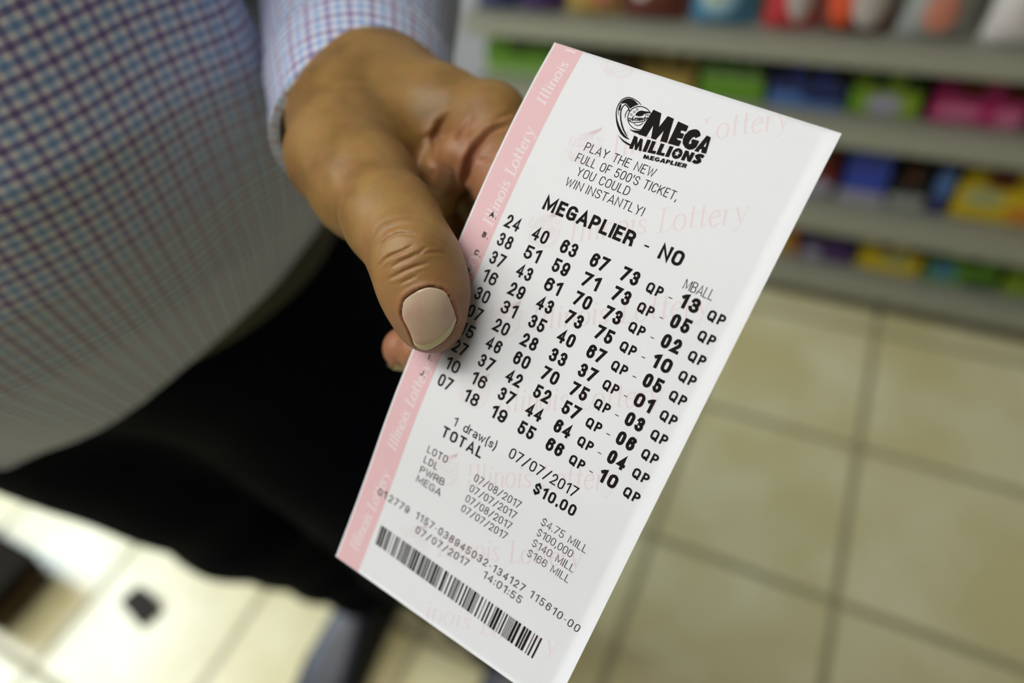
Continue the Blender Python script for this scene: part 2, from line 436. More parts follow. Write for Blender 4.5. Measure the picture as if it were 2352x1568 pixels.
PINKY = [((-0.1570, 0.2268, 1.0654), 0.0125), ((-0.1426, 0.2014, 1.0356), 0.0095), ((-0.1378, 0.1723, 1.0377), 0.0082), ((-0.1386, 0.1582, 1.0488), 0.0068)]
def hand_sdf(p):
    p = np.asarray(p, np.float32)
    fore = cap(p, (-0.2696, 0.3312, 1.1018), (-0.1916, 0.2144, 1.0863), 0.032, 0.0262)
    wr = smin(cap(p, (-0.1891, 0.2082, 1.0992), (-0.1815, 0.1919, 1.0990), 0.0215, 0.0190), cap(p, (-0.1772, 0.2204, 1.0948), (-0.1693, 0.2077, 1.0946), 0.0230, 0.0215), 0.02)
    palm = smin(fore, wr, 0.02)
    for pts, k in (([((-0.1768, 0.2097, 1.0999), 0.021), ((-0.1438, 0.2015, 1.1017), 0.0168), (INDEX[0][0], 0.0142)], 0.014),
                   ([((-0.1809, 0.2167, 1.0937), 0.021), ((-0.1534, 0.2129, 1.0882), 0.018), (MIDDLE[0][0], 0.0145)], 0.012),
                   ([((-0.1884, 0.2220, 1.0879), 0.020), (RING[0][0], 0.0145)], 0.012),
                   ([((-0.1931, 0.2241, 1.0851), 0.019), (PINKY[0][0], 0.0135)], 0.012),
                   ([((-0.1758, 0.1964, 1.0862), 0.0165), ((-0.1622, 0.2045, 1.0682), 0.017), ((-0.1525, 0.2138, 1.0639), 0.014)], 0.015)):
        palm = smin(palm, chain(p, pts, 0.01), k)
    th = chain(p, THUMB, 0.012)
    d = smin(palm, th, 0.020)
    # first web: muscle between thumb and index, and the loose fold above it
    web = chain(p, [((-0.1572, 0.1761, 1.0992), 0.014), ((-0.1495, 0.1869, 1.0930), 0.0110), ((-0.1341, 0.1981, 1.0916), 0.0105)], 0.01)
    d = smin(d, web, 0.012)
    fold = chain(p, [((-0.1119, 0.1846, 1.1083), 0.0045), ((-0.1172, 0.1752, 1.1035), 0.0075), ((-0.1271, 0.1756, 1.0923), 0.0074), ((-0.1398, 0.1888, 1.0707), 0.0075)], 0.004)
    d = smin(d, fold, 0.007)
    d = smin(d, chain(p, INDEX, 0.006), 0.0045)
    for fg in (MIDDLE, RING, PINKY):
        d = smin(d, chain(p, fg, 0.006), 0.0022)
    return d
# HAND-SDF-END

def surface_nets(fn, lo, hi, h):
    lo = np.asarray(lo, np.float32)
    n = np.ceil((np.asarray(hi) - lo) / h).astype(int) + 1
    ax = [lo[i] + np.arange(n[i], dtype=np.float32) * h for i in range(3)]
    F = np.empty(n, np.float32)
    for i in range(n[0]):
        Y, Z = np.meshgrid(ax[1], ax[2], indexing='ij')
        P = np.stack([np.full(Y.size, ax[0][i], np.float32), Y.ravel(), Z.ravel()], 1)
        F[i] = fn(P).reshape(n[1], n[2])
    s = F < 0
    c = [(a, b, d) for a in (0, 1) for b in (0, 1) for d in (0, 1)]
    def sl(A, o): return A[o[0]:n[0] - 1 + o[0], o[1]:n[1] - 1 + o[1], o[2]:n[2] - 1 + o[2]]
    cnt = sum(sl(s, o).astype(np.int8) for o in c)
    act = (cnt > 0) & (cnt < 8)
    idx = np.full(act.shape, -1, np.int64); ids = np.argwhere(act); idx[act] = np.arange(len(ids))
    acc = np.zeros((len(ids), 3)); m = np.zeros(len(ids))
    for o in c:
        for k in range(3):
            if o[k]: continue
            o2 = list(o); o2[k] = 1
            f0 = sl(F, o)[act]; f1 = sl(F, o2)[act]
            cr = (f0 < 0) != (f1 < 0)
            t = np.where(cr, f0 / np.where(cr, f0 - f1, 1), 0)
            pt = np.tile(np.array(o, float), (len(ids), 1)); pt[:, k] = t
            acc += pt * cr[:, None]; m += cr
    V = (ids + acc / np.maximum(m, 1)[:, None]) * h + lo
    Q = []
    for k in range(3):
        u, v = (k + 1) % 3, (k + 2) % 3
        a = np.moveaxis(s, (k, u, v), (0, 1, 2)); I = np.moveaxis(idx, (k, u, v), (0, 1, 2))
        e = a[:-1, 1:-1, 1:-1] != a[1:, 1:-1, 1:-1]
        q = np.stack([I[:, :-1, :-1][e], I[:, 1:, :-1][e], I[:, 1:, 1:][e], I[:, :-1, 1:][e]], 1)
        fl = a[:-1, 1:-1, 1:-1][e]
        q[~fl] = q[~fl][:, ::-1]
        Q.append(q)
    return V, np.concatenate(Q)

def grad(fn, V, e=2e-4):
    g = np.stack([fn(V + np.eye(3)[i] * e) - fn(V - np.eye(3)[i] * e) for i in range(3)], 1) / (2 * e)
    return g
def project(fn, V, it=2):
    for _ in range(it):
        g = grad(fn, V); d = fn(V)
        V = V - (d / np.maximum((g ** 2).sum(1), 0.05))[:, None] * g
    return V
def relax(V, Q, it, lam=0.5):
    for _ in range(it):
        A = np.zeros_like(V); n = np.zeros(len(V))
        for i in range(4):
            for j in (1, 3):
                np.add.at(A, Q[:, i], V[Q[:, (i + j) % 4]]); np.add.at(n, Q[:, i], 1)
        V = V + lam * (A / np.maximum(n, 1)[:, None] - V)
    return V
def subdivide(V, Q):
    E = np.sort(np.concatenate([Q[:, [i, (i + 1) % 4]] for i in range(4)]), 1)
    U, inv = np.unique(E, axis=0, return_inverse=True); inv = inv.ravel()
    nV, nQ = len(V), len(Q)
    em = V[U].mean(1); fc = V[Q].mean(1)
    ei = [nV + inv[i * nQ:(i + 1) * nQ] for i in range(4)]
    fi = nV + len(U) + np.arange(nQ)
    out = [np.stack([Q[:, i], ei[i], fi, ei[(i + 3) % 4]], 1) for i in range(4)]
    return np.concatenate([V, em, fc]), np.concatenate(out)
def seg_dist(P, pts):
    """distance to a polyline and how far along it (0..1) the nearest point lies"""
    d = np.full(len(P), 1e9); u = np.zeros(len(P))
    pts = np.asarray(pts, float)
    L = np.concatenate([[0], np.cumsum(np.linalg.norm(np.diff(pts, axis=0), axis=1))])
    for i, (a, b) in enumerate(zip(pts[:-1], pts[1:])):
        ba = b - a; pa = P - a
        h = np.clip(pa @ ba / max(ba @ ba, 1e-14), 0, 1)
        e = np.sqrt(((pa - h[:, None] * ba) ** 2).sum(1))
        m = e < d
        d = np.where(m, e, d); u = np.where(m, (L[i] + h * (L[i + 1] - L[i])) / L[-1], u)
    return d, u
def ellip(p, c, r):
    q = (p - np.asarray(c, np.float32)) / np.asarray(r, np.float32)
    l = np.sqrt((q ** 2).sum(1))
    return (l - 1) * min(r) * (0.5 + 0.5 * np.minimum(l, 1.0))

# creases, given as points on the skin with depth and half width in metres
CREASES = [
    (0.00040, 0.00046, [(-0.1046, 0.1059, 1.1171), (-0.1044, 0.1075, 1.1186), (-0.1026, 0.1088, 1.1201), (-0.1004, 0.1104, 1.1212), (-0.0991, 0.1112, 1.1214), (-0.0965, 0.1117, 1.1212), (-0.0933, 0.1136, 1.1203)]),
    (0.00048, 0.00046, [(-0.1029, 0.1033, 1.1149), (-0.1015, 0.1043, 1.1167), (-0.0996, 0.1053, 1.1181), (-0.0967, 0.1068, 1.1190), (-0.0943, 0.1096, 1.1197)]),
    (0.00040, 0.00046, [(-0.0989, 0.1032, 1.1157), (-0.0966, 0.1046, 1.1171), (-0.0943, 0.1064, 1.1178), (-0.0923, 0.1087, 1.1182), (-0.0911, 0.1115, 1.1185)]),
    (0.00045, 0.00046, [(-0.0996, 0.1013, 1.1129), (-0.0969, 0.1022, 1.1143), (-0.0949, 0.1035, 1.1153), (-0.0924, 0.1054, 1.1160), (-0.0896, 0.1084, 1.1158)]),
    (0.00025, 0.00042, [(-0.0959, 0.1009, 1.1124), (-0.0936, 0.1023, 1.1135), (-0.0913, 0.1041, 1.1142)]),
    (0.00025, 0.00042, [(-0.0926, 0.1077, 1.1178), (-0.0905, 0.1101, 1.1175), (-0.0886, 0.1124, 1.1163), (-0.0874, 0.1135, 1.1149)]),
    (0.00022, 0.00042, [(-0.0928, 0.1138, 1.1200), (-0.0903, 0.1149, 1.1182), (-0.0885, 0.1160, 1.1162)]),
    (0.00020, 0.0008, [(-0.1062, 0.1085, 1.1186), (-0.1043, 0.1112, 1.1209), (-0.1016, 0.1131, 1.1219), (-0.0978, 0.1148, 1.1219), (-0.0942, 0.1165, 1.1207)]),
    (0.00016, 0.0008, [(-0.1093, 0.1101, 1.1181), (-0.1074, 0.1132, 1.1209), (-0.1037, 0.1156, 1.1222), (-0.0995, 0.1176, 1.1221), (-0.0954, 0.1198, 1.1204)]),
    (0.0017, 0.0012, [(-0.1261, 0.1853, 1.1129), (-0.1300, 0.1832, 1.1087), (-0.1315, 0.1805, 1.1046), (-0.1287, 0.1736, 1.1027), (-0.1259, 0.1690, 1.1006), (-0.1273, 0.1674, 1.0958)]),
    (0.0026, 0.0013, [(-0.1016, 0.1857, 1.1112), (-0.1047, 0.1815, 1.1119), (-0.1071, 0.1784, 1.1112), (-0.1092, 0.1732, 1.1088), (-0.1107, 0.1689, 1.1055), (-0.1117, 0.1674, 1.1005), (-0.1240, 0.1850, 1.0806)]),
    (0.0011, 0.0011, [(-0.1154, 0.1829, 1.1148), (-0.1167, 0.1778, 1.1123), (-0.1160, 0.1719, 1.1111)]),
    (0.0006, 0.0012, [(-0.1282, 0.1837, 1.1095), (-0.1303, 0.1821, 1.1066), (-0.1358, 0.1770, 1.1051)]),
    (0.0005, 0.0010, [(-0.1030, 0.1911, 1.1128), (-0.1051, 0.1864, 1.1138), (-0.1075, 0.1824, 1.1135)]),
    (0.0005, 0.0011, [(-0.1208, 0.1674, 1.1039), (-0.1168, 0.1671, 1.1007), (-0.1177, 0.1712, 1.0931)]),
    (0.0004, 0.0009, [(-0.0988, 0.1718, 1.1083), (-0.1022, 0.1699, 1.1076), (-0.1082, 0.1693, 1.1057)]),
    (0.0006, 0.0022, [(-0.1372, 0.1401, 1.1223), (-0.1352, 0.1352, 1.1207), (-0.1307, 0.1293, 1.1196), (-0.1240, 0.1227, 1.1209)]),
    (0.0003, 0.0025, [(-0.1635, 0.1470, 1.1171), (-0.1538, 0.1401, 1.1172), (-0.1469, 0.1340, 1.1163), (-0.1417, 0.1297, 1.1141)]),
]
NAIL_BASE = [(-0.0941, 0.0980, 1.1071), (-0.0933, 0.0992, 1.1092), (-0.0911, 0.1010, 1.1107), (-0.0887, 0.1030, 1.1110), (-0.0865, 0.1046, 1.1101), (-0.0851, 0.1054, 1.1089), (-0.0841, 0.1056, 1.1073)]
NAIL_MID = [(-0.0936, 0.0968, 1.1023), (-0.0915, 0.0976, 1.1040), (-0.0894, 0.0987, 1.1051), (-0.0873, 0.1003, 1.1056), (-0.0855, 0.1020, 1.1054), (-0.0841, 0.1036, 1.1047), (-0.0830, 0.1052, 1.1029)]
NAIL_TIP = [(-0.0925, 0.0962, 1.0971), (-0.0916, 0.0963, 1.0958), (-0.0896, 0.0968, 1.0952), (-0.0872, 0.0980, 1.0960), (-0.0852, 0.1000, 1.0972), (-0.0838, 0.1023, 1.0986), (-0.0828, 0.1050, 1.1008)]
NAIL_EDGE = [(-0.0924, 0.0962, 1.0946), (-0.0914, 0.0965, 1.0934), (-0.0896, 0.0971, 1.0928), (-0.0871, 0.0982, 1.0940), (-0.0848, 0.1003, 1.0954), (-0.0834, 0.1027, 1.0970), (-0.0827, 0.1049, 1.0995)]

def skin_material():
    m = mat('skin', (0.36, 0.20, 0.09), rough=0.48, spec=0.42)
    nb = NB(m); b = m.node_tree.nodes['Principled BSDF']
    co = nb.tex('Object')
    n1 = nb.noise(co, 70, 7); n2 = nb.noise(co, 210, 5); n3 = nb.noise(co, 1400, 3)
    c = nb.mix(nb.smooth(n1, 0.32, 0.68), (0.200, 0.110, 0.024), (0.315, 0.183, 0.050))
    c = nb.mix(nb.math('MULTIPLY', nb.smooth(n2, 0.42, 0.70), 0.55), c, (0.311, 0.144, 0.052))
    at = m.node_tree.nodes.new('ShaderNodeAttribute'); at.attribute_name = 'redness'
    c = nb.mix(at.outputs['Fac'], c, (0.320, 0.132, 0.070))
    m.node_tree.links.new(c, b.inputs['Base Color'])
    vo = m.node_tree.nodes.new('ShaderNodeTexVoronoi'); vo.feature = 'DISTANCE_TO_EDGE'; vo.inputs['Scale'].default_value = 1150
    m.node_tree.links.new(co, vo.inputs['Vector'])
    bp = m.node_tree.nodes.new('ShaderNodeBump'); bp.inputs['Distance'].default_value = 0.00030; bp.inputs['Strength'].default_value = 0.35
    nb._in(bp.inputs['Height'], nb.math('ADD', nb.math('MULTIPLY', vo.outputs['Distance'], 0.9), nb.math('MULTIPLY', n2, 2.4)))
    m.node_tree.links.new(bp.outputs[0], b.inputs['Normal'])
    b.inputs['Subsurface Weight'].default_value = 0.12
    b.inputs['Subsurface Radius'].default_value = (0.6, 0.25, 0.12)
    b.inputs['Subsurface Scale'].default_value = 0.004
    return m
M_SKIN = skin_material()

# ---------------------------------------------------------------- the man
person = tag(empty('person', (-0.47, 0.24, 0.0)), 'man in a blue checked shirt and dark trousers holding out a lottery ticket', 'person')
PO = np.array([-0.47, 0.24, 0.0])

def nail_grid():
    # rows from the cuticle to the free edge, each a smooth curve across the nail
    rows = [np.asarray(NAIL_BASE), np.asarray(NAIL_MID), np.asarray(NAIL_TIP), np.asarray(NAIL_EDGE)]
    out = []
    T = [0, 0.52, 0.9, 1.0]
    for v in list(np.linspace(0, 0.9, 16)) + [0.93, 0.965, 1.0]:
        w = []
        for i in range(4):
            l = 1.0
            for j in range(4):
                if j != i: l *= (v - T[j]) / (T[i] - T[j])
            w.append(l)
        r = sum(a * q for a, q in zip(w, rows))
        P_ = np.vstack([2 * r[0] - r[1], r, 2 * r[-1] - r[-2]])
        row = []
        for t in np.linspace(0, 6, 31):
            i = min(int(t), 5); f = t - i; a, b, c, d = P_[i:i + 4]
            row.append(0.5 * (2 * b + (c - a) * f + (2 * a - 5 * b + 4 * c - d) * f * f + (3 * b - a - 3 * c + d) * f ** 3))
        out.append(np.asarray(row))
    return np.asarray(out)
NG = nail_grid()
NG = project(hand_sdf, NG.reshape(-1, 3), 3).reshape(NG.shape)

# left hand and forearm, fine mesh
V, Q = surface_nets(hand_sdf, (-0.345, 0.085, 0.965), (-0.055, 0.395, 1.155), 0.0017)
keep_lo = V
V = relax(V, Q, 2)
V = project(hand_sdf, V, 2)
V, Q = subdivide(V, Q)
V = project(hand_sdf, V, 2)
V, Q = subdivide(V, Q)
V = relax(V, Q, 2)
G = grad(hand_sdf, V); G /= np.maximum(np.linalg.norm(G, axis=1), 1e-6)[:, None]
disp = np.zeros(len(V)); red = np.zeros(len(V))
for dep, wid, pts in CREASES:
    d, u_ = seg_dist(V, pts)
    dep = dep * np.clip(np.sin(np.pi * np.clip(u_, 0.0, 1.0)), 0.0, 1.0) ** 0.6
    disp += -dep * np.exp(-(d / wid) ** 2) + 0.35 * dep * np.exp(-((d - 2.1 * wid) / (1.2 * wid)) ** 2)
    red += 0.22 * np.exp(-(d / (2.0 * wid)) ** 2) * np.minimum(1, dep / 0.0005)
ngp = NG.reshape(-1, 3)
near = np.where(np.linalg.norm(V - ngp.mean(0), axis=1) < 0.016)[0]
dn = np.sqrt(((V[near][:, None, :] - ngp[None]) ** 2).sum(2)).min(1)
frame = np.concatenate([NG[0], NG[:, 0], NG[:, -1]])
df = np.sqrt(((V[near][:, None, :] - frame[None]) ** 2).sum(2)).min(1)
inside = dn < 0.00042
disp[near] += np.where(inside, -0.0007 * np.clip(df / 0.0003, 0.7, 1), 0.00035 * np.exp(-((df - 0.0012) / 0.0008) ** 2))
red[near] += 0.5 * np.exp(-(df / 0.0018) ** 2)
for c, r, w in ((THUMB[-1][0], 0.016, 0.55), (THUMB[-2][0], 0.014, 0.35), ((-0.1173, 0.1745, 1.1030), 0.014, 0.5), ((-0.1031, 0.1630, 1.1006), 0.02, 0.6), (INDEX[-1][0], 0.03, 0.5), (MIDDLE[-1][0], 0.02, 0.5), ((-0.1680, 0.1491, 1.0956), 0.012, 0.35)):
    red += w * np.exp(-(np.linalg.norm(V - np.asarray(c), axis=1) / r) ** 2)
V = V + G * disp[:, None]
HV, HQ, HR = V, Q, np.clip(red, 0, 1)

# the rest of the body: head, neck, trunk, right arm with its hand, legs
def body_sdf(p):
    p = np.asarray(p, np.float32)
    d = cap(p, (-0.49, 0.25, 1.36), (-0.49, 0.235, 1.52), 0.070, 0.058)                       # neck
    d = smin(d, cap(p, (-0.50, 0.215, 0.97), (-0.49, 0.235, 1.28), 0.105, 0.140), 0.08)         # trunk
    d = smin(d, cap(p, (-0.615, 0.255, 1.365), (-0.365, 0.265, 1.365), 0.050, 0.050), 0.08)       # shoulders
    d = smin(d, cap(p, (-0.56, 0.20, 0.90), (-0.455, 0.225, 0.90), 0.090, 0.090), 0.06)         # pelvis
    for h, k, a in (((-0.590, 0.18, 0.86), (-0.575, 0.205, 0.48), (-0.565, 0.285, 0.09)), ((-0.44, 0.26, 0.86), (-0.345, 0.275, 0.48), (-0.275, 0.300, 0.09))):
        d = smin(d, smin(cap(p, h, k, 0.075, 0.052), cap(p, k, a, 0.050, 0.036), 0.03), 0.04)
    d = smin(d, cap(p, (-0.640, 0.262, 1.36), (-0.735, 0.30, 1.12), 0.045, 0.038), 0.03)       # right arm, hanging
    d = smin(d, cap(p, (-0.735, 0.30, 1.12), (-0.74, 0.24, 0.90), 0.037, 0.027), 0.02)
    d = smin(d, cap(p, (-0.74, 0.24, 0.90), (-0.738, 0.222, 0.825), 0.027, 0.026), 0.015)
    for i in range(4):
        y = 0.196 + i * 0.020; L = (0.072, 0.082, 0.076, 0.058)[i]
        a = (-0.736, y, 0.815); b = (-0.734, y - 0.006, 0.815 - L * 0.55); e = (-0.722, y - 0.008, 0.815 - L)
        d = smin(d, smin(cap(p, a, b, 0.0100, 0.0088), cap(p, b, e, 0.0088, 0.0072), 0.004), 0.004)
    d = smin(d, smin(cap(p, (-0.735, 0.205, 0.865), (-0.722, 0.172, 0.825), 0.014, 0.0105), cap(p, (-0.722, 0.172, 0.825), (-0.712, 0.165, 0.795), 0.0105, 0.0085), 0.004), 0.012)
    d = smin(d, cap(p, (-0.355, 0.28, 1.36), (-0.345, 0.42, 1.14), 0.045, 0.036), 0.03)       # left upper arm
    d = smin(d, cap(p, (-0.345, 0.42, 1.14), (-0.285, 0.350, 1.122), 0.036, 0.030), 0.02)
    # head: skull, face, jaw, brow, nose, lips, ears
    d = smin(d, ellip(p, (-0.49, 0.225, 1.665), (0.076, 0.096, 0.098)), 0.03)
    d = smin(d, ellip(p, (-0.49, 0.180, 1.605), (0.058, 0.062, 0.088)), 0.03)
    d = smin(d, cap(p, (-0.49, 0.122, 1.632), (-0.49, 0.102, 1.598), 0.009, 0.014), 0.012)
    d = smin(d, cap(p, (-0.525, 0.140, 1.660), (-0.455, 0.140, 1.660), 0.012, 0.012), 0.014)
    d = smin(d, cap(p, (-0.512, 0.124, 1.566), (-0.468, 0.124, 1.566), 0.009, 0.009), 0.010)
    d = smin(d, ellip(p, (-0.49, 0.130, 1.527), (0.026, 0.020, 0.018)), 0.02)
    for s in (-1, 1):
        d = smin(d, ellip(p, (-0.49 + s * 0.078, 0.232, 1.625), (0.012, 0.020, 0.032)), 0.008)
        d = np.maximum(d, -ellip(p, (-0.49 + s * 0.031, 0.118, 1.640), (0.016, 0.012, 0.010)))
    return d
BV, BQ = surface_nets(body_sdf, (-0.82, 0.04, 0.03), (-0.20, 0.52, 1.80), 0.0075)
BV = relax(BV, BQ, 2)
BV = project(body_sdf, BV, 1)
body = obj('body', np.concatenate([HV, BV]) - PO, np.concatenate([HQ, BQ + len(HV)]).tolist(), M_SKIN, person, True)
at = body.data.attributes.new('redness', 'FLOAT', 'POINT')
at.data.foreach_set('value', np.concatenate([HR, np.full(len(BV), 0.15)]).astype(np.float32))

# thumbnail: curved plate with a pale free edge
def nail_material():
    m = mat('nail_plate', (0.55, 0.36, 0.25), rough=0.25, spec=0.6)
    nb = NB(m); b = m.node_tree.nodes['Principled BSDF']
    at_ = m.node_tree.nodes.new('ShaderNodeAttribute'); at_.attribute_name = 'along'
    v = at_.outputs['Fac']
    n = nb.noise(nb.tex('Object'), 420, 3)
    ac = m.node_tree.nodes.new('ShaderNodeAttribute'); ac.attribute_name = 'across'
    c = nb.mix(nb.smooth(v, 0.10, 0.36), (0.607, 0.476, 0.328), (0.558, 0.369, 0.271))
    c = nb.mix(nb.math('MULTIPLY', nb.smooth(n, 0.4, 0.7), 0.35), c, (0.590, 0.435, 0.303))
    c = nb.mix(nb.smooth(v, 0.80, 0.90), c, (0.492, 0.295, 0.213))
    c = nb.mix(nb.math('MULTIPLY', nb.math('SUBTRACT', 1.0, nb.smooth(nb.math('ABSOLUTE', nb.math('SUBTRACT', ac.outputs['Fac'], 0.62)), 0.04, 0.34)), 0.40), c, (0.689, 0.554, 0.378))  # lighter band right of centre: a highlight painted into the nail colour
    c = nb.mix(nb.smooth(v, 0.895, 0.915), c, (0.623, 0.558, 0.271))
    m.node_tree.links.new(c, b.inputs['Base Color'])
    return m
gv = NG.copy()
gn = np.cross(np.gradient(NG, axis=0), np.gradient(NG, axis=1)); gn /= np.linalg.norm(gn, axis=2)[:, :, None]
if (gn.mean((0, 1)) @ (np.array([0, 0, 1.23]) - NG.mean((0, 1)))) < 0:
    gn = -gn
nr, ncol = NG.shape[:2]
cross = 1 - (np.linspace(-1, 1, ncol) ** 2)[None, :]
along = np.linspace(0, 1, nr)[:, None]
top = NG + gn * (0.00022 + 0.0003 * cross + 0.0001 * along)[:, :, None]
bot = top - gn * 0.0006
vs = np.concatenate([top.reshape(-1, 3), bot.reshape(-1, 3)]) - PO
fs = []
N1 = nr * ncol
for j in range(nr - 1):
    for i in range(ncol - 1):
        a = j * ncol + i
        fs.append((a, a + 1, a + ncol + 1, a + ncol)); fs.append((N1 + a, N1 + a + ncol, N1 + a + ncol + 1, N1 + a + 1))
for i in range(ncol - 1):
    for a, b in ((i, i + 1), (N1 - ncol + i + 1, N1 - ncol + i)):
        fs.append((a, a + N1, b + N1, b))
for j in range(nr - 1):
    for a, b in ((j * ncol + ncol, j * ncol), (j * ncol + ncol - 1, j * ncol + 2 * ncol - 1)):
        fs.append((a, a + N1, b + N1, b))
nail = obj('thumbnail', vs, fs, nail_material(), body, True)
nail['label'] = 'short thumbnail with a pale yellow free edge'
tv = np.concatenate([list(np.linspace(0, 0.9, 16)) + [0.93, 0.965, 1.0]])
a_ = nail.data.attributes.new('along', 'FLOAT', 'POINT')
a_.data.foreach_set('value', np.tile(np.repeat(tv, ncol), 2).astype(np.float32))
a_ = nail.data.attributes.new('across', 'FLOAT', 'POINT')
a_.data.foreach_set('value', np.tile(np.tile(np.linspace(0, 1, ncol), nr), 2).astype(np.float32))

# nail of the middle finger, its tip showing past the thumb
mt, md_ = np.asarray(MIDDLE[3][0]), np.asarray(MIDDLE[2][0])
fax = (mt - md_) / np.linalg.norm(mt - md_)
fdn = np.array(CAM_DOWN) - fax * (np.array(CAM_DOWN) @ fax); fdn /= np.linalg.norm(fdn)
fsd = np.cross(fax, fdn)
vs = []
for j in range(9):
    for i in range(9):
        a = (i / 8 - 0.5) * 1.7; b = j / 8
        rr = 0.0079 + 0.0003 * (b > 0.8)
        ph = math.radians(-8 + 62 * b)
        dirv = (fdn * math.cos(a) + fsd * math.sin(a)) * math.cos(ph) + fax * math.sin(ph)
        vs.append(mt + dirv * rr - PO)
vs += [v - 0.0006 * (v + PO - mt) / np.linalg.norm(v + PO - mt) for v in vs[:81]]
fs = [(j * 9 + i, j * 9 + i + 1, j * 9 + i + 10, j * 9 + i + 9) for j in range(8) for i in range(8)]
fs += [tuple(81 + k for k in f[::-1]) for f in fs]
obj('fingernail', vs, fs, mat('finger_nail_plate', (0.50, 0.36, 0.18), 0.35), body, True)

# shirt cloth ----------------------------------------------------
def check_material():
    m = mat('checked_cotton', (0.6, 0.6, 0.6), rough=0.85, spec=0.15, sheen=0.15)
    nb = NB(m); b = m.node_tree.nodes['Principled BSDF']
    uv = nb.tex('UV'); u, v = nb.sep(uv)[:2]
    def stripes(x):
        k = nb.math('FRACT', nb.math('MULTIPLY', x, 100.0))
        def band(c, w):
            d = nb.math('ABSOLUTE', nb.math('SUBTRACT', k, c))
            d = nb.math('MINIMUM', d, nb.math('SUBTRACT', 1.0, d))
            return nb.math('SUBTRACT', 1.0, nb.smooth(d, w - 0.04, w + 0.04))
        return band(0.25, 0.125), band(0.75, 0.125)
    bu, pu = stripes(u); bv, pv = stripes(v)
    LB, PP = (0.46, 0.59, 0.80), (0.44, 0.38, 0.58)
    W = (0.80, 0.81, 0.85)
    c = nb.mix(bu, W, LB); c = nb.mix(pu, c, PP)
    c = nb.mix(bv, c, nb.mix(1.0, c, LB, 'MULTIPLY')); c = nb.mix(pv, c, nb.mix(1.0, c, PP, 'MULTIPLY'))
    m.node_tree.links.new(c, b.inputs['Base Color'])
    return m
M_SHIRT = check_material()

def loft(name, rings, m, parent, uvs, close=True):
    """rings: list of (n,3) arrays; uvs: same shape (n+1,2) with the seam repeated"""
    nr, n = len(rings), len(rings[0])
    vs = np.concatenate(rings) - PO
    fs, uvf = [], []
    for j in range(nr - 1):
        for i in range(n):
            i2 = (i + 1) % n
            fs.append((j * n + i, j * n + i2, (j + 1) * n + i2, (j + 1) * n + i))
            uvf += [uvs[j][i], uvs[j][i + 1], uvs[j + 1][i + 1], uvs[j + 1][i]]
    return vs, fs, uvf

TORSO = [(0.855, -0.500, 0.222, 0.150, 0.165), (0.87, -0.500, 0.222, 0.153, 0.168), (0.90, -0.500, 0.222, 0.160, 0.174), (0.95, -0.495, 0.218, 0.180, 0.192), (1.00, -0.488, 0.213, 0.198, 0.208), (1.05, -0.483, 0.210, 0.208, 0.217),
         (1.10, -0.480, 0.210, 0.212, 0.220), (1.16, -0.480, 0.212, 0.210, 0.216), (1.22, -0.482, 0.220, 0.205, 0.206), (1.29, -0.484, 0.232, 0.200, 0.186), (1.35, -0.486, 0.242, 0.205, 0.160), (1.40, -0.488, 0.250, 0.195, 0.128), (1.43, -0.489, 0.252, 0.165, 0.105), (1.46, -0.490, 0.250, 0.110, 0.085), (1.475, -0.490, 0.248, 0.078, 0.074)]
TZ = np.array([t[0] for t in TORSO])
NA = 220
def torso_ring(z):
    k = [np.interp(z, TZ, [t[i] for t in TORSO]) for i in range(5)]
    a = np.linspace(0, 2 * np.pi, NA, endpoint=False)
    ca, sa = np.cos(a), np.sin(a)
    p = 2.3
    r = (np.abs(ca) ** p + np.abs(sa) ** p) ** (-1 / p)
    x = k[1] + k[3] * r * ca; y = k[2] + k[4] * r * sa
    # soft drapes: long folds that run down from the armpit and gather above the hem
    def fold(a0, slope, amp, wid, z0, z1):
        c = a0 + slope * (z - 1.1)
        da = (a - c + np.pi) % (2 * np.pi) - np.pi
        g = np.interp(z, [z0 - 0.06, z0, z1, z1 + 0.06], [0, 1, 1, 0])
        return amp * g * np.exp(-(da / wid) ** 2)
    f = fold(0.10, -1.0, 0.012, 0.15, 1.02, 1.3) + fold(0.42, -0.8, -0.050, 0.22, 1.02, 1.25) + fold(0.75, -0.5, 0.008, 0.18, 0.98, 1.25)
    f += fold(-0.75, 2.2, -0.009, 0.14, 1.05, 1.22) + fold(-1.6, 0.5, 0.006, 0.2, 0.95, 1.2)
    f += 0.0025 * np.sin(a * 9 + z * 22) * np.interp(z, [0.85, 1.0], [1, 0.2])
    x += f * ca; y += f * sa
    return np.stack([x, y, np.full(NA, z)], 1)
zs = np.concatenate([np.linspace(0.855, 1.30, 120), np.linspace(1.305, 1.475, 40)])
rings = []
_an = np.linspace(0, 2 * np.pi, NA, endpoint=False)
# curved shirt tails: low at front and back, high over the hips
_hem = 0.843 + 0.102 * np.clip((np.cos(_an - 0.16) + 0.25) / 1.2, 0, 1) ** 0.9 + 0.06 * np.clip(-np.cos(_an), 0, 1) ** 2
for z in zs:
    # every column of the cloth runs from its own hem height up to the collar
    f_ = (z - zs[0]) / (zs[-1] - zs[0])
    zc = _hem + (zs[-1] - _hem) * f_
    uq, inv = np.unique(np.round(zc, 4), return_inverse=True)
    R_ = np.stack([torso_ring(q) for q in uq])
    rings.append(R_[inv, np.arange(NA)])
uvs = []
vlen = 0.0
for j, r in enumerate(rings):
    if j:
        vcol = vcol + np.linalg.norm(r - rings[j - 1], axis=1)
    else:
        vcol = _hem.copy()
    aa = np.linspace(0, 2 * np.pi, NA + 1)
    uvs.append(np.stack([aa * 0.205, np.append(vcol, vcol[0])], 1))
tv_, tf_, tuv_ = loft('shirt', rings, M_SHIRT, person, uvs)

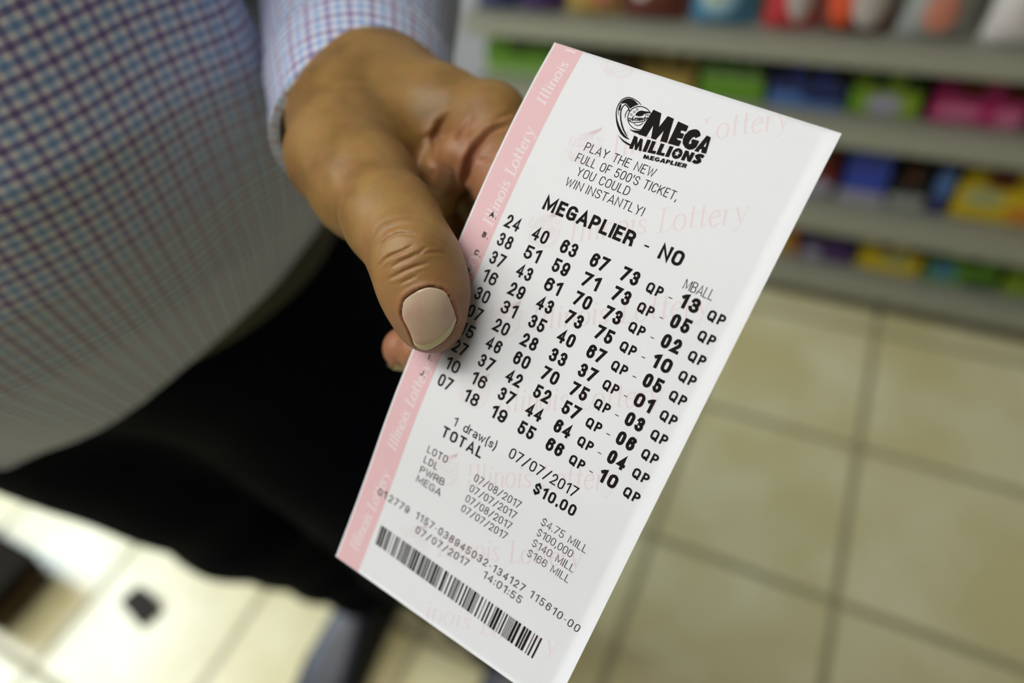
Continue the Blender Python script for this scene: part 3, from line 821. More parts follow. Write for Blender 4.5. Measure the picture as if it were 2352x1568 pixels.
def tube(path, radii, squash, n=72, twist=0.0, wob=0.0, ref=(0, 0, 1)):
    path = [np.asarray(p, float) for p in path]
    out = []
    for i, p in enumerate(path):
        t = path[min(i + 1, len(path) - 1)] - path[max(i - 1, 0)]
        t /= np.linalg.norm(t)
        s = np.cross(t, ref); s /= np.linalg.norm(s); u = np.cross(s, t)
        a = np.linspace(0, 2 * np.pi, n, endpoint=False) + twist
        r = radii[i] * (1 + wob * np.sin(3 * a + i * 0.35) + wob * 0.6 * np.sin(5 * a - i * 0.5))
        out.append(p + np.outer(np.cos(a) * r * squash, s) + np.outer(np.sin(a) * r, u))
    return out
def spline(pts, n):
    pts = np.asarray(pts, float); m = len(pts)
    P = np.vstack([2 * pts[0] - pts[1], pts, 2 * pts[-1] - pts[-2]])
    out = []
    for t in np.linspace(0, m - 1, n):
        i = min(int(t), m - 2); f = t - i
        a, b, c, d = P[i], P[i + 1], P[i + 2], P[i + 3]
        out.append(0.5 * (2 * b + (c - a) * f + (2 * a - 5 * b + 4 * c - d) * f * f + (3 * b - a - 3 * c + d) * f ** 3))
    return np.asarray(out)
def sleeve(key, radii, squash, n_len, wob):
    P = spline([tuple(k) + (r,) for k, r in zip(key, radii)], n_len)
    rg = tube(P[:, :3], P[:, 3], squash, 72, 0, wob)
    uv_, L = [], 0.0
    for j, r in enumerate(rg):
        if j: L += np.linalg.norm(P[j, :3] - P[j - 1, :3])
        uv_.append(np.stack([np.linspace(0, 1, 73) * 2 * np.pi * 0.047, np.full(73, L)], 1))
    return rg, uv_
CUFF_A, CUFF_B = (-0.1832, 0.2015, 1.0829), (-0.2134, 0.2460, 1.0890)
lkey = [CUFF_A, CUFF_B, (-0.2729, 0.3374, 1.1042), (-0.350, 0.425, 1.135), (-0.345, 0.36, 1.25), (-0.360, 0.280, 1.370), (-0.410, 0.262, 1.400)]
lrg, luv = sleeve(lkey, [0.0372, 0.0440, 0.059, 0.064, 0.068, 0.074, 0.066], 1.0, 70, 0.012)
rkey = [(-0.741, 0.235, 0.905), (-0.742, 0.26, 0.98), (-0.738, 0.300, 1.12), (-0.70, 0.28, 1.26), (-0.630, 0.262, 1.375), (-0.575, 0.255, 1.400)]
rrg, ruv = sleeve(rkey, [0.038, 0.043, 0.056, 0.064, 0.074, 0.066], 1.0, 50, 0.012)
sv, sf, suv = [tv_], list(tf_), list(tuv_)
off = len(tv_)
for rg, uv_ in ((lrg, luv), (rrg, ruv)):
    a_v, a_f, a_u = loft('s', rg, M_SHIRT, person, uv_)
    sv.append(a_v); sf += [tuple(i + off for i in f) for f in a_f]; suv += a_u; off += len(a_v)
shirt = obj('shirt', np.concatenate(sv), sf, M_SHIRT, person, True)
uvl = shirt.data.uv_layers.new(name='UVMap')
uvl.data.foreach_set('uv', np.asarray(suv, np.float32).ravel())
so = shirt.modifiers.new('thickness', 'SOLIDIFY'); so.thickness = 0.0016; so.offset = 1
# stitched cuff band over the sleeve end
def cuff(rg, uv_, name):
    k = 11
    rs = []
    for j in range(k):
        cen = rg[j].mean(0)
        rs.append(cen + (rg[j] - cen) * 1.035)
    cv, cf, cu = loft('c', rs, M_SHIRT, shirt, uv_[:k])
    o = obj(name, cv, cf, M_SHIRT, shirt, True)
    l = o.data.uv_layers.new(name='UVMap'); l.data.foreach_set('uv', np.asarray(cu, np.float32).ravel())
    s = o.modifiers.new('thickness', 'SOLIDIFY'); s.thickness = 0.0018; s.offset = 0
    return o
cuff(lrg, luv, 'shirt_cuff'); cuff(rrg, ruv, 'shirt_cuff')

# trousers and shoes ---------------------------------------------
M_DENIM = mat('navy_denim', (0.0028, 0.0036, 0.0090), rough=0.9, spec=0.05, noise=0.35, nscale=26, bump=0.15)
def legs_sdf(p):
    p = np.asarray(p, np.float32)
    d = cap(p, (-0.565, 0.190, 0.92), (-0.450, 0.225, 0.93), 0.128, 0.128)
    for h, k, a in (((-0.600, 0.160, 0.82), (-0.575, 0.205, 0.48), (-0.565, 0.285, 0.08)), ((-0.43, 0.26, 0.84), (-0.345, 0.275, 0.47), (-0.275, 0.300, 0.08))):
        l = smin(cap(p, h, k, 0.120, 0.088), cap(p, k, a, 0.086, 0.068), 0.04)
        d = smin(d, l, 0.05)
    d = d + 0.004 * np.sin(p[:, 2] * 55 + np.sin(p[:, 0] * 30) * 1.5 + p[:, 1] * 18) * np.clip((0.75 - p[:, 2]) * 2, 0.2, 1)
    d = np.maximum(d, 0.055 - p[:, 2])
    return np.maximum(d, p[:, 2] - 1.0)
LV, LQ = surface_nets(legs_sdf, (-0.78, 0.0, 0.03), (-0.15, 0.46, 1.03), 0.009)
LV = relax(LV, LQ, 3)
trousers = obj('trousers', LV - PO, LQ.tolist(), M_DENIM, person, True)

# belt around the waistband
ba = np.linspace(0, 2 * np.pi, 120, endpoint=False)
bring = []
for zz, o_ in ((0.930, 0.003), (0.930, 0.0065), (0.962, 0.0065), (0.962, 0.003)):
    lo_, hi_ = np.full(120, 0.02), np.full(120, 0.30)
    for _ in range(30):
        md = (lo_ + hi_) / 2
        v_ = legs_sdf(np.stack([-0.505 + md * np.cos(ba), 0.208 + md * np.sin(ba), np.full(120, zz)], 1)) - o_
        lo_ = np.where(v_ < 0, md, lo_); hi_ = np.where(v_ < 0, hi_, md)
    bring.append(np.stack([-0.505 + lo_ * np.cos(ba), 0.208 + lo_ * np.sin(ba), np.full(120, zz)], 1) - PO)
bfs = [(j * 120 + i, j * 120 + (i + 1) % 120, ((j + 1) % 4) * 120 + (i + 1) % 120, ((j + 1) % 4) * 120 + i) for j in range(4) for i in range(120)]
obj('belt', np.concatenate(bring), bfs, mat('olive_brown_leather', (0.030, 0.028, 0.012), 0.5), trousers, True)

M_LEATHER = mat('black_leather', (0.010, 0.012, 0.022), rough=0.38, spec=0.5, noise=0.2, nscale=60)
M_SOLE = mat('shoe_sole', (0.012, 0.012, 0.012), rough=0.7)
def shoe(cx, cy, yaw):
    Lk = [(-0.10, 0.034, 0.070), (-0.085, 0.039, 0.078), (-0.05, 0.040, 0.080), (0.0, 0.041, 0.078), (0.05, 0.046, 0.066), (0.10, 0.051, 0.052), (0.14, 0.047, 0.043), (0.168, 0.033, 0.035), (0.180, 0.012, 0.026)]
    n = 40
    rs = []
    for l, w, h in Lk:
        a = np.linspace(0, 2 * np.pi, n, endpoint=False)
        rs.append(np.stack([np.sign(np.cos(a)) * np.abs(np.cos(a)) ** 0.8 * w, np.full(n, -l), 0.022 + (np.sin(a) * 0.5 + 0.5) ** 0.9 * (h - 0.004)], 1))
    cs, sn = math.cos(yaw), math.sin(yaw)
    def tr(A): return np.stack([A[:, 0] * cs - A[:, 1] * sn + cx, A[:, 0] * sn + A[:, 1] * cs + cy, A[:, 2]], 1) - PO
    vs = np.concatenate([tr(r) for r in rs]); fs = []
    for j in range(len(rs) - 1):
        for i in range(n):
            fs.append((j * n + i, j * n + (i + 1) % n, (j + 1) * n + (i + 1) % n, (j + 1) * n + i))
    fs.append(tuple(range(n))[::-1]); fs.append(tuple(range((len(rs) - 1) * n, len(rs) * n)))
    o = obj('shoe', vs, fs, M_LEATHER, person, True)
    out = [(w + 0.004, l) for l, w, h in Lk]
    ring = [(w, -l) for w, l in out] + [(-w, -l) for w, l in out[::-1]]
    m = len(ring)
    sv = np.array([(x, y, 0.0) for x, y in ring] + [(x, y, 0.026) for x, y in ring])
    obj('shoe_sole', tr(sv), [tuple(range(m)), tuple(range(2 * m - 1, m - 1, -1))] + [(i, (i + 1) % m, m + (i + 1) % m, m + i) for i in range(m)], M_SOLE, o)
    return o
shoe(-0.558, 0.225, 0.03)
shoe(-0.265, 0.275, 0.16)

# eyes
M_EYE = mat('eyeball', (0.70, 0.68, 0.64), 0.2); M_IRIS = mat('dark_iris', (0.03, 0.018, 0.010), 0.15)
for sx in (-1, 1):
    bm = bmesh.new(); bmesh.ops.create_uvsphere(bm, u_segments=24, v_segments=16, radius=0.0118)
    bmesh.ops.translate(bm, verts=bm.verts, vec=Vector((-0.49 + sx * 0.031, 0.1370, 1.640)) - Vector(PO))
    e_ = bmobj('eye', bm, M_EYE, body, True)
    bm = bmesh.new(); bmesh.ops.create_uvsphere(bm, u_segments=20, v_segments=12, radius=0.0056)
    for v in bm.verts: v.co.y *= 0.45
    bmesh.ops.translate(bm, verts=bm.verts, vec=Vector((-0.49 + sx * 0.031, 0.1268, 1.640)) - Vector(PO))
    bmobj('iris', bm, M_IRIS, body, True)

# short dark hair
def hair_sdf(p):
    p = np.asarray(p, np.float32)
    d = ellip(p, (-0.49, 0.235, 1.675), (0.086, 0.104, 0.103))
    d = np.maximum(d, -(ellip(p, (-0.49, 0.120, 1.600), (0.075, 0.085, 0.105))))
    return np.maximum(d, 1.60 - p[:, 2] + 0.0 * p[:, 0])
hv, hq = surface_nets(hair_sdf, (-0.60, 0.10, 1.56), (-0.38, 0.36, 1.80), 0.006)
obj('hair', relax(hv, hq, 1) - PO, hq.tolist(), mat('dark_hair', (0.02, 0.015, 0.012), 0.6, noise=0.3, nscale=90, bump=0.4), person, True)

# ---------------------------------------------------------------- lottery ticket
# paper coordinates in millimetres: s across (left to right), t down; the sheet bows gently between its ends
TK_O = Vector((-0.082640, 0.176516, 1.146648))
TK_S = Vector((0.00098175, -0.00013763, -0.00013124))
TK_T = Vector((-0.00019263, -0.00072020, -0.00066742))
TK_N = Vector((-0.002655, 0.680099, -0.733115))
def bow(t):
    return 7.0 * float(np.interp(t, [-3, 10, 24, 40, 55, 100, 115, 128, 140, 155, 178], [1.08, .62, .3, .08, 0, 0, .08, .26, .5, .74, 1.0]))
_bt = np.linspace(-4, 180, 369)
_bv = np.array([bow(t) for t in _bt])
_bv = np.convolve(np.pad(_bv, 6, mode='edge'), np.hanning(15)[1:-1] / np.hanning(15)[1:-1].sum(), 'valid')
def paper(s, t, up=0.0):
    return TK_O + TK_S * s + TK_T * t + TK_N * ((float(np.interp(t, _bt, _bv)) - up) * 0.001)
TW, T0, T1 = 85.75, -2.26, 177.77
ticket = empty('lottery_ticket', paper(43, 88))
tag(ticket, 'white printed lottery ticket with a pink side stripe, pinched under the thumb', 'lottery ticket')
TKL = ticket.location.copy()

def paper_material(name, col, rough=0.6, spec=0.25):
    m = mat(name, col, rough=rough, spec=spec, noise=0.012, nscale=220)
    return m
M_PAPER = paper_material('thermal_paper', (0.735, 0.745, 0.765))
M_PINK = paper_material('pink_print', (0.725, 0.475, 0.495))
M_WHITEINK = paper_material('reversed_white_print', (0.75, 0.67, 0.68))
M_FAINT = paper_material('faint_pink_print', (0.735, 0.635, 0.655))
M_BLACK = paper_material('black_thermal_print', (0.012, 0.010, 0.009), 0.7, 0.06)
M_GREY = paper_material('faded_thermal_print', (0.045, 0.042, 0.038), 0.7, 0.06)

ns, nt = 18, 110
vs, fs = [], []
for j in range(nt + 1):
    for i in range(ns + 1):
        vs.append(paper(TW * i / ns, T0 + (T1 - T0) * j / nt) - TKL)
m1 = len(vs)
for j in range(nt + 1):
    for i in range(ns + 1):
        vs.append(paper(TW * i / ns, T0 + (T1 - T0) * j / nt, -0.10) - TKL)
for j in range(nt):
    for i in range(ns):
        a = j * (ns + 1) + i
        fs.append((a, a + ns + 1, a + ns + 2, a + 1)); fs.append((m1 + a, m1 + a + 1, m1 + a + ns + 2, m1 + a + ns + 1))
for i in range(ns):
    for j in (0, nt):
        a = j * (ns + 1) + i; fs.append((a, a + 1, m1 + a + 1, m1 + a))
for j in range(nt):
    for i in (0, ns):
        a = j * (ns + 1) + i; fs.append((a, m1 + a, m1 + a + ns + 1, a + ns + 1))
obj('sheet', vs, fs, M_PAPER, ticket, True)

class Ink:
    """flat print collected as polygons in paper millimetres"""
    def __init__(s): s.v, s.f = [], []
    def poly(s, pts):
        b = len(s.v); s.v += [(min(max(p[0], 0.02), 85.7), min(max(p[1], -2.2), 177.7)) for p in pts]; s.f.append(tuple(range(b, b + len(pts))))
    def stroke(s, pts, w, closed=False):
        """mitred band along a polyline; w is one width or one per point"""
        pts = [np.asarray(p, float) for p in pts]
        q = [pts[0]]
        ws = [w[0]] if not np.isscalar(w) else None
        for i, p in enumerate(pts[1:], 1):
            if np.linalg.norm(p - q[-1]) > 1e-6:
                q.append(p)
                if ws is not None: ws.append(w[i])
        if len(q) < 2: return
        n = len(q)
        if ws is None: ws = [w] * n
        L, R_ = [], []
        for i in range(n):
            a = q[i] - q[i - 1] if (i > 0 or closed) else None
            b = q[(i + 1) % n] - q[i] if (i < n - 1 or closed) else None
            a = a / np.linalg.norm(a) if a is not None else None
            b = b / np.linalg.norm(b) if b is not None else None
            if a is None: a = b
            if b is None: b = a
            na = np.array([-a[1], a[0]]); nb_ = np.array([-b[1], b[0]])
            mvec = na + nb_; l = np.linalg.norm(mvec)
            if l < 0.35:
                mvec = nb_; k = 1.0
            else:
                mvec = mvec / l; k = min(1 / max(mvec @ nb_, 0.3), 2.2)
            h = mvec * ws[i] / 2 * k
            L.append(q[i] + h); R_.append(q[i] - h)
        for i in range(n if closed else n - 1):
            j = (i + 1) % n
            s.poly([L[i], R_[i], R_[j], L[j]])
    def build(s, name, m, up):
        return obj(name, [paper(a, b, up) - TKL for a, b in s.v], s.f, m, ticket)

def arc(cx, cy, rx, ry, a0, a1, n=10):
    return [(cx + rx * math.cos(math.radians(a0 + (a1 - a0) * i / n)), cy + ry * math.sin(math.radians(a0 + (a1 - a0) * i / n))) for i in range(n + 1)]
def stadium(x0, x1, y0, y1, n=8):
    rx = (x1 - x0) / 2; ry = min((y1 - y0) * 0.46, 0.28); cx = (x0 + x1) / 2
    return arc(cx, y1 - ry, rx, ry, 0, 180, n) + arc(cx, y0 + ry, rx, ry, 180, 360, n) + [(x1, y1 - ry)]
# glyphs: advance width (cap height = 1) and centre lines inside the unit box
GL = {
    '0': (.52, [stadium(0, 1, 0, 1)]),
    '1': (.36, [[(0.0, .80), (.45, .93), (.95, 1), (.95, 0)]]),
    '2': (.52, [arc(.5, .70, .46, .30, 175, -20, 10) + [(.85, .52), (.0, 0), (1, 0)]]),
    '3': (.52, [arc(.48, .745, .44, .255, 165, -70, 10) + [(.40, .53)], [(.40, .53)] + arc(.48, .265, .50, .265, 75, -165, 12)]),
    '4': (.55, [[(.75, 0), (.75, 1), (.0, .27), (1, .27)]]),
    '5': (.52, [[(.95, 1), (.12, 1), (.06, .52), (.22, .60)] + arc(.47, .30, .50, .30, 105, -160, 12)]),
    '6': (.52, [[(.97, .80)] + arc(.5, .74, .46, .26, 10, 180, 8) + [(0, .3)] + arc(.5, .3, .5, .3, 180, 360, 8) + arc(.5, .34, .5, .26, 0, 170, 8)]),
    '7': (.52, [[(0, 1), (1, 1), (.22, 0)]]),
    '8': (.52, [stadium(.08, .92, .53, 1), stadium(0, 1, 0, .53)]),
    '9': (.52, [[(.03, .2)] + arc(.5, .26, .46, .26, 190, 360, 8) + [(1, .7)] + arc(.5, .7, .5, .3, 0, 180, 8) + arc(.5, .66, .5, .26, 180, 350, 8)]),
    'A': (.62, [[(0, 0), (.5, 1), (1, 0)], [(.17, .28), (.83, .28)]]),
    'B': (.54, [[(0, 0), (0, 1), (.55, 1)] + arc(.55, .765, .38, .235, 90, -90, 8) + [(0, .53)], [(.55, .53)] + arc(.55, .265, .45, .265, 90, -90, 8) + [(0, 0)]]),
    'C': (.54, [[(1, .74)] + arc(.5, .72, .5, .28, 0, 180, 8) + arc(.5, .28, .5, .28, 180, 360, 8) + [(1, .27)]]),
    'D': (.56, [[(0, 0), (0, 1), (.45, 1)] + arc(.45, .6, .55, .4, 90, 0, 6) + arc(.45, .4, .55, .4, 0, -90, 6) + [(0, 0)]]),
    'E': (.48, [[(1, 1), (0, 1), (0, 0), (1, 0)], [(0, .52), (.82, .52)]]),
    'F': (.46, [[(1, 1), (0, 1), (0, 0)], [(0, .50), (.82, .50)]]),
    'G': (.56, [[(1, .74)] + arc(.5, .72, .5, .28, 0, 180, 8) + arc(.5, .28, .5, .28, 180, 300, 6) + [(1, .1), (1, .46), (.55, .46)]]),
    'H': (.56, [[(0, 0), (0, 1)], [(1, 0), (1, 1)], [(0, .5), (1, .5)]]),
    'I': (.12, [[(.5, 0), (.5, 1)]]),
    'J': (.42, [[(1, 1), (1, .3)] + arc(.5, .28, .5, .28, 0, -170, 8)]),
    'K': (.56, [[(0, 0), (0, 1)], [(1, 1), (.05, .40)], [(.35, .60), (1, 0)]]),
    'L': (.46, [[(0, 1), (0, 0), (1, 0)]]),
    'M': (.72, [[(0, 0), (0, 1), (.5, .12), (1, 1), (1, 0)]]),
    'N': (.58, [[(0, 0), (0, 1), (1, 0), (1, 1)]]),
    'O': (.56, [stadium(0, 1, 0, 1)]),
    'P': (.52, [[(0, 0), (0, 1), (.5, 1)] + arc(.5, .73, .5, .27, 90, -90, 9) + [(0, .46)]]),
    'Q': (.60, [stadium(0, 1, 0, 1), [(.55, .12), (1, -.06)]]),
    'R': (.54, [[(0, 0), (0, 1), (.5, 1)] + arc(.5, .73, .5, .27, 90, -90, 9) + [(0, .46)], [(.55, .46), (.92, .32), (1, 0)]]),
    'S': (.52, [[(1, .76)] + arc(.5, .75, .48, .25, 10, 200, 9) + [(.25, .55), (.75, .45)] + arc(.5, .25, .5, .25, 20, -170, 9)]),
    'T': (.54, [[(0, 1), (1, 1)], [(.5, 1), (.5, 0)]]),
    'U': (.54, [[(0, 1), (0, .28)] + arc(.5, .28, .5, .28, 180, 360, 9) + [(1, 1)]]),
    'W': (.80, [[(0, 1), (.25, 0), (.5, .9), (.75, 0), (1, 1)]]),
    'Y': (.58, [[(0, 1), (.5, .48), (1, 1)], [(.5, .48), (.5, 0)]]),
    '$': (.52, [[(1, .76)] + arc(.5, .75, .48, .22, 10, 200, 9) + [(.25, .55), (.75, .45)] + arc(.5, .25, .5, .22, 20, -170, 9), [(.5, 1.06), (.5, .9)], [(.5, .1), (.5, -.06)]]),
    '-': (.26, [[(0, .42), (1, .42)]]), '.': (.10, [[(.5, 0), (.5, .10)]]), ',': (.14, [[(.8, .10), (.1, -.18)]]),
    '/': (.50, [[(0, -.06), (1, 1.04)]]), "'": (.10, [[(.6, 1), (.4, .72)]]), '!': (.12, [[(.5, 1), (.5, .24)], [(.5, .08), (.5, 0)]]),
    ':': (.10, [[(.5, .62), (.5, .70)], [(.5, .08), (.5, .16)]]),
    '(': (.20, [[(1, 1.08), (.35, .80), (.1, .45), (.35, .1), (1, -.22)]]), ')': (.20, [[(0, 1.08), (.65, .80), (.9, .45), (.65, .1), (0, -.22)]]),
    'd': (.46, [[(1, 1.05), (1, 0)], stadium(0, 1, 0, .70)]), 'r': (.30, [[(0, 0), (0, .70)], [(0, .46), (.4, .66), (1, .68)]]),
    'a': (.44, [[(.1, .62), (.5, .70), (.9, .60), (1, .45), (1, 0)], [(1, .38), (.4, .38), (0, .2), (.4, 0), (1, .12)]]),
    'w': (.66, [[(0, .70), (.27, 0), (.5, .62), (.73, 0), (1, .70)]]),
    's': (.42, [[(1, .55), (.6, .70), (.1, .58), (.2, .42), (.8, .32), (.95, .14), (.5, 0), (0, .14)]]),
}
def layout(txt, gap, space=.40):
    x, out = 0.0, []
    for ch in txt:
        if ch == ' ':
            x += space; continue
        w = GL[ch][0]
        out.append((ch, x, w)); x += w + gap
    return out, x - gap
def text(ink, txt, p0, p1, height, weight, gap=.16, space=.40, slant=0.0):
    """set txt from p0 (bottom left) to p1 (bottom right); height and weight in mm"""
    p0, p1 = np.asarray(p0, float), np.asarray(p1, float)
    d = p1 - p0; L = np.linalg.norm(d); ex = d / L; ey = np.array([ex[1], -ex[0]])
    lay, tot = layout(txt, gap, space)
    k = L / tot
    for ch, x, w in lay:
        ww = w * k; iw = max(ww - weight, 0.02)
        for line in GL[ch][1]:
            pts = []
            for a, b in line:
                y = weight / 2 + b * (height - weight)
                pts.append(p0 + ex * (x * k + weight / 2 + a * iw + slant * y) + ey * y)
            if ch in '8O0QD' and line is GL[ch][1][0] and ch != 'D':
                pts = pts[:-1]; ink.stroke(pts, weight, True)
            elif ch == '8':
                ink.stroke(pts[:-1], weight, True)
            elif ch == '-':
                q0, q1 = p0 + ex * x * k, p0 + ex * (x * k + ww)
                ink.stroke([q0 + ey * .42 * height, q1 + ey * .42 * height], max(weight * .5, .24))
            else:
                a_, b_ = pts[0] - pts[1], pts[-1] - pts[-2]           # square line ends
                if np.linalg.norm(a_) > 1e-6: pts[0] = pts[0] + a_ / np.linalg.norm(a_) * weight * .5
                if np.linalg.norm(b_) > 1e-6: pts[-1] = pts[-1] + b_ / np.linalg.norm(b_) * weight * .5
                ink.stroke(pts, weight)

# side stripe
st = Ink()
edge_l = 0.55
for j in range(90):
    ta, tb = T0 + (T1 - T0) * j / 90, T0 + (T1 - T0) * (j + 1) / 90
    st.poly([(edge_l, ta), (edge_l, tb), (9.95, tb), (9.95, ta)])
st.build('side_stripe', M_PINK, 0.020)

# calligraphic serif lettering for the background print: lines with a nib-like contrast
SER = {
    'I': (.40, [([(.5, 0), (.5, 1)], 1), ([(.1, 0), (.9, 0)], 0), ([(.1, 1), (.9, 1)], 0)]),
    'l': (.26, [([(.5, 0), (.5, 1.05)], 1), ([(.05, 1.0), (.5, 1.05)], 0), ([(.5, .0), (1, .08)], 0)]),
    'i': (.26, [([(.5, 0), (.5, .66)], 1), ([(.05, .60), (.5, .66)], 0), ([(.5, 0), (1, .08)], 0), ([(.5, .84), (.5, .94)], 1)]),
    'n': (.52, [([(.15, 0), (.15, .66)], 1), ([(-.05, .60), (.15, .66)], 0), ([(.15, .45), (.45, .66), (.8, .60), (.85, .4)], 0), ([(.85, .5), (.85, 0)], 1), ([(.85, 0), (1.1, .08)], 0)]),
    'o': (.50, [(stadium(.05, .95, 0, .66, 8), 2)]),
    's': (.38, [([(.9, .52), (.55, .66), (.12, .54), (.25, .40), (.8, .26), (.9, .12), (.5, 0), (.05, .12)], 2)]),
    'L': (.62, [([(.35, 0), (.35, 1)], 1), ([(.05, 1), (.68, 1)], 0), ([(.05, 0), (.92, 0), (1.05, .28)], 0)]),
    't': (.34, [([(.45, .95), (.45, .08)], 1), ([(.45, .04), (.95, .10)], 0), ([(.0, .64), (1, .64)], 0)]),
    'e': (.44, [([(.08, .36), (.95, .42), (.85, .60), (.5, .66), (.12, .50), (.05, .28), (.3, .03), (.6, 0), (.95, .14)], 2)]),
    'r': (.40, [([(.25, 0), (.25, .66)], 1), ([(0, .60), (.25, .66)], 0), ([(.25, .42), (.6, .64), (1, .62)], 0)]),
    'y': (.52, [([(.10, .66), (.52, .06)], 1), ([(.95, .66), (.45, -.10), (.15, -.30), (-.05, -.26)], 0), ([(-.08, .66), (.3, .66)], 0), ([(.75, .66), (1.1, .66)], 0)]),
}
def serif(ink, txt, p0, p1, height, bold=0.10, thin=0.035, slant=0.22, gap=.09, t_lo=None):
    p0, p1 = np.asarray(p0, float), np.asarray(p1, float)
    d = p1 - p0; L = np.linalg.norm(d); ex = d / L; ey = np.array([ex[1], -ex[0]])
    x, lay = 0.0, []
    for ch in txt:
        if ch == ' ':
            x += .34; continue
        lay.append((ch, x)); x += SER[ch][0] + gap
    k = L / (x - gap)
    for ch, x in lay:
        w = SER[ch][0] * k
        for line, kind in SER[ch][1]:
            pts = [p0 + ex * (x * k + a * w + slant * b * height) + ey * (b * height) for a, b in line]
            if kind < 2:
                wd = (thin, bold)[kind] * height
            else:
                wd = []
                for i in range(len(pts)):
                    v = pts[min(i + 1, len(pts) - 1)] - pts[max(i - 1, 0)]
                    v = v / max(np.linalg.norm(v), 1e-6)
                    wd.append(height * (thin + (bold - thin) * abs(v @ ey) ** 1.3))
            ink.stroke(pts, wd)

wl = Ink()
for a, b in (((6.90, 17.40), (7.49, 3.21)), ((7.37, 0.86), (7.43, -0.34))):
    pass
serif(wl, 'Illinois', (7.09, 16.91), (7.85, 2.80), 3.3, 0.17, 0.07, 0.18)
serif(wl, 'I', (7.75, -0.30), (7.59, -2.20), 3.0, 0.17, 0.07, 0.1)
for a, b in (((8.44, 55.63), (8.23, 24.64)), ((8.53, 94.46), (8.36, 64.68)), ((7.10, 133.02), (8.27, 102.02)), ((6.90, 171.75), (8.35, 140.80))):
    serif(wl, 'Illinois Lottery', a, b, 3.5, 0.17, 0.07, 0.18)
wl.build('stripe_lettering', M_WHITEINK, 0.040)

# faint background: emblem and name, repeated down the sheet
wm = Ink()
WMK = [((32.94, 24.40), (54.22, 11.85), (25.19, 24.88)), ((32.32, 50.86), (54.68, 38.79), (24.80, 50.91)), ((32.74, 78.25), (55.91, 65.29), (25.04, 79.26)), ((33.46, 104.72), (55.72, 92.34), (25.24, 102.93)),
       ((33.61, 130.24), (55.40, 118.26), (25.74, 129.95)), ((33.27, 156.47), (55.41, 144.38), (25.07, 156.37))]
def emblem(ink, c, ex, ey, sc, keep=lambda p: True):
    c = np.asarray(c, float)
    def T(pts): return [c + ex * a * sc + ey * b * sc for a, b in pts]
    def S_(pts, w):
        q = T(pts)
        if all(keep(p) for p in q): ink.stroke(q, w)
    lw = 0.16
    S_(arc(0, 0, 3.3, 3.3, 130, 385, 26), lw)                                          # ball
    S_(arc(0, -.2, 2.7, 2.7, 200, 340, 14), lw)
    for k in range(5):                                                              # sweeping plume
        S_([(-2.7 + k * .55, 1.2), (-2.2 + k * .62, 2.8 - k * .06), (-.6 + k * .5, 3.9 - k * .28), (1.6 + k * .1, 4.15 - k * .25), (3.9, 4.6 - k * .12)], lw)
    q = T([(1.2, 4.0), (2.6, 4.15), (4.3, 4.75), (3.5, 3.75), (2.2, 3.45), (1.0, 3.6)])
    if all(keep(p) for p in q): ink.poly(q[::-1])
    for (x, y, rx, ry) in ((-3.6, 2.2, .38, .5), (-4.3, .9, .45, .35), (-2.9, 3.6, .3, .4), (2.9, 2.2, .3, .42), (3.8, 1.9, .35, .5), (1.6, 2.5, .3, .3), (-3.3, 3.2, .3, .3)):
        S_(arc(x, y, rx, ry, 0, 360, 12), lw * .8)
    S_([(-4.0, -.6), (-3.4, -1.9), (0, -1.6), (3.0, -.4), (3.9, 1.0)], lw)
    S_([(-4.0, -.6), (-3.6, .4), (-3.0, -.3)], lw)
    if keep(T([(-3.6, -1.6)])[0]) and keep(T([(3, 1.6)])[0]):
        text(ink, 'LOTTERY', T([(-3.5, -1.55)])[0], T([(3.0, -.25)])[0], 1.15 * sc, 0.16, gap=.12)
    S_([(.2, 1.6), (.8, 2.0), (1.1, 1.4), (1.7, 1.5), (2.4, .4)], lw)
    S_([(-1.6, 1.3), (-.4, 1.1), (.6, .9), (1.9, 1.0)], lw)
inner = lambda p: True
for a, b, e in WMK:
    a, b = np.asarray(a), np.asarray(b)
    d = b - a
    end = a + d * (1 / .527)
    serif(wm, 'Illinois Lottery', a, end, 6.6, 0.085, 0.028, 0.20, t_lo=-1.9)
    ex = d / np.linalg.norm(d); ey = np.array([ex[1], -ex[0]])
    emblem(wm, e, ex, ey, 1.28, inner)
a, b = np.asarray((37.61, 177.23)), np.asarray((55.39, 170.66))
serif(wm, 'inois Lottery', a, a + (b - a) * 2.35, 6.0, 0.085, 0.028, 0.20)
ex0 = np.asarray(WMK[0][1]) - np.asarray(WMK[0][0]); ex0 /= np.linalg.norm(ex0)
emblem(wm, (22.67, -2.06), ex0, np.array([ex0[1], -ex0[0]]), 1.28, inner)
wm.build('background_print', M_FAINT, 0.030)

# printed logo
lg = Ink(); lw_ = Ink()
LGP = lambda pts: [np.asarray(p, float) for p in pts]
lg.stroke(LGP([(33.82, 7.46), (32.91, 6.97), (31.87, 6.64), (30.61, 6.45), (29.50, 6.52), (28.66, 6.96), (28.14, 7.63), (27.85, 8.54), (27.81, 9.56), (27.92, 10.69), (28.35, 11.90), (28.98, 13.03), (29.74, 14.12), (30.57, 15.09), (31.53, 15.99), (32.47, 16.72), (33.54, 17.30), (34.47, 17.60), (35.47, 17.70)]), [.22] * 10 + [.26, .34, .45, .60, .72, .74, .66, .45, .12])
lg.stroke(LGP([(32.09, 7.06), (30.79, 6.78), (29.69, 6.89), (28.95, 7.31), (28.45, 8.02), (28.25, 8.90), (28.33, 9.97), (28.66, 11.11), (29.19, 12.19)]), .16)
lg.stroke(LGP([(29.60, 8.72), (29.23, 9.65), (29.33, 10.79), (29.76, 11.99), (30.51, 13.28), (31.57, 14.64), (32.67, 15.78), (33.66, 16.58), (34.64, 17.19)]), [.2, .24, .28, .32, .36, .40, .40, .34, .15])
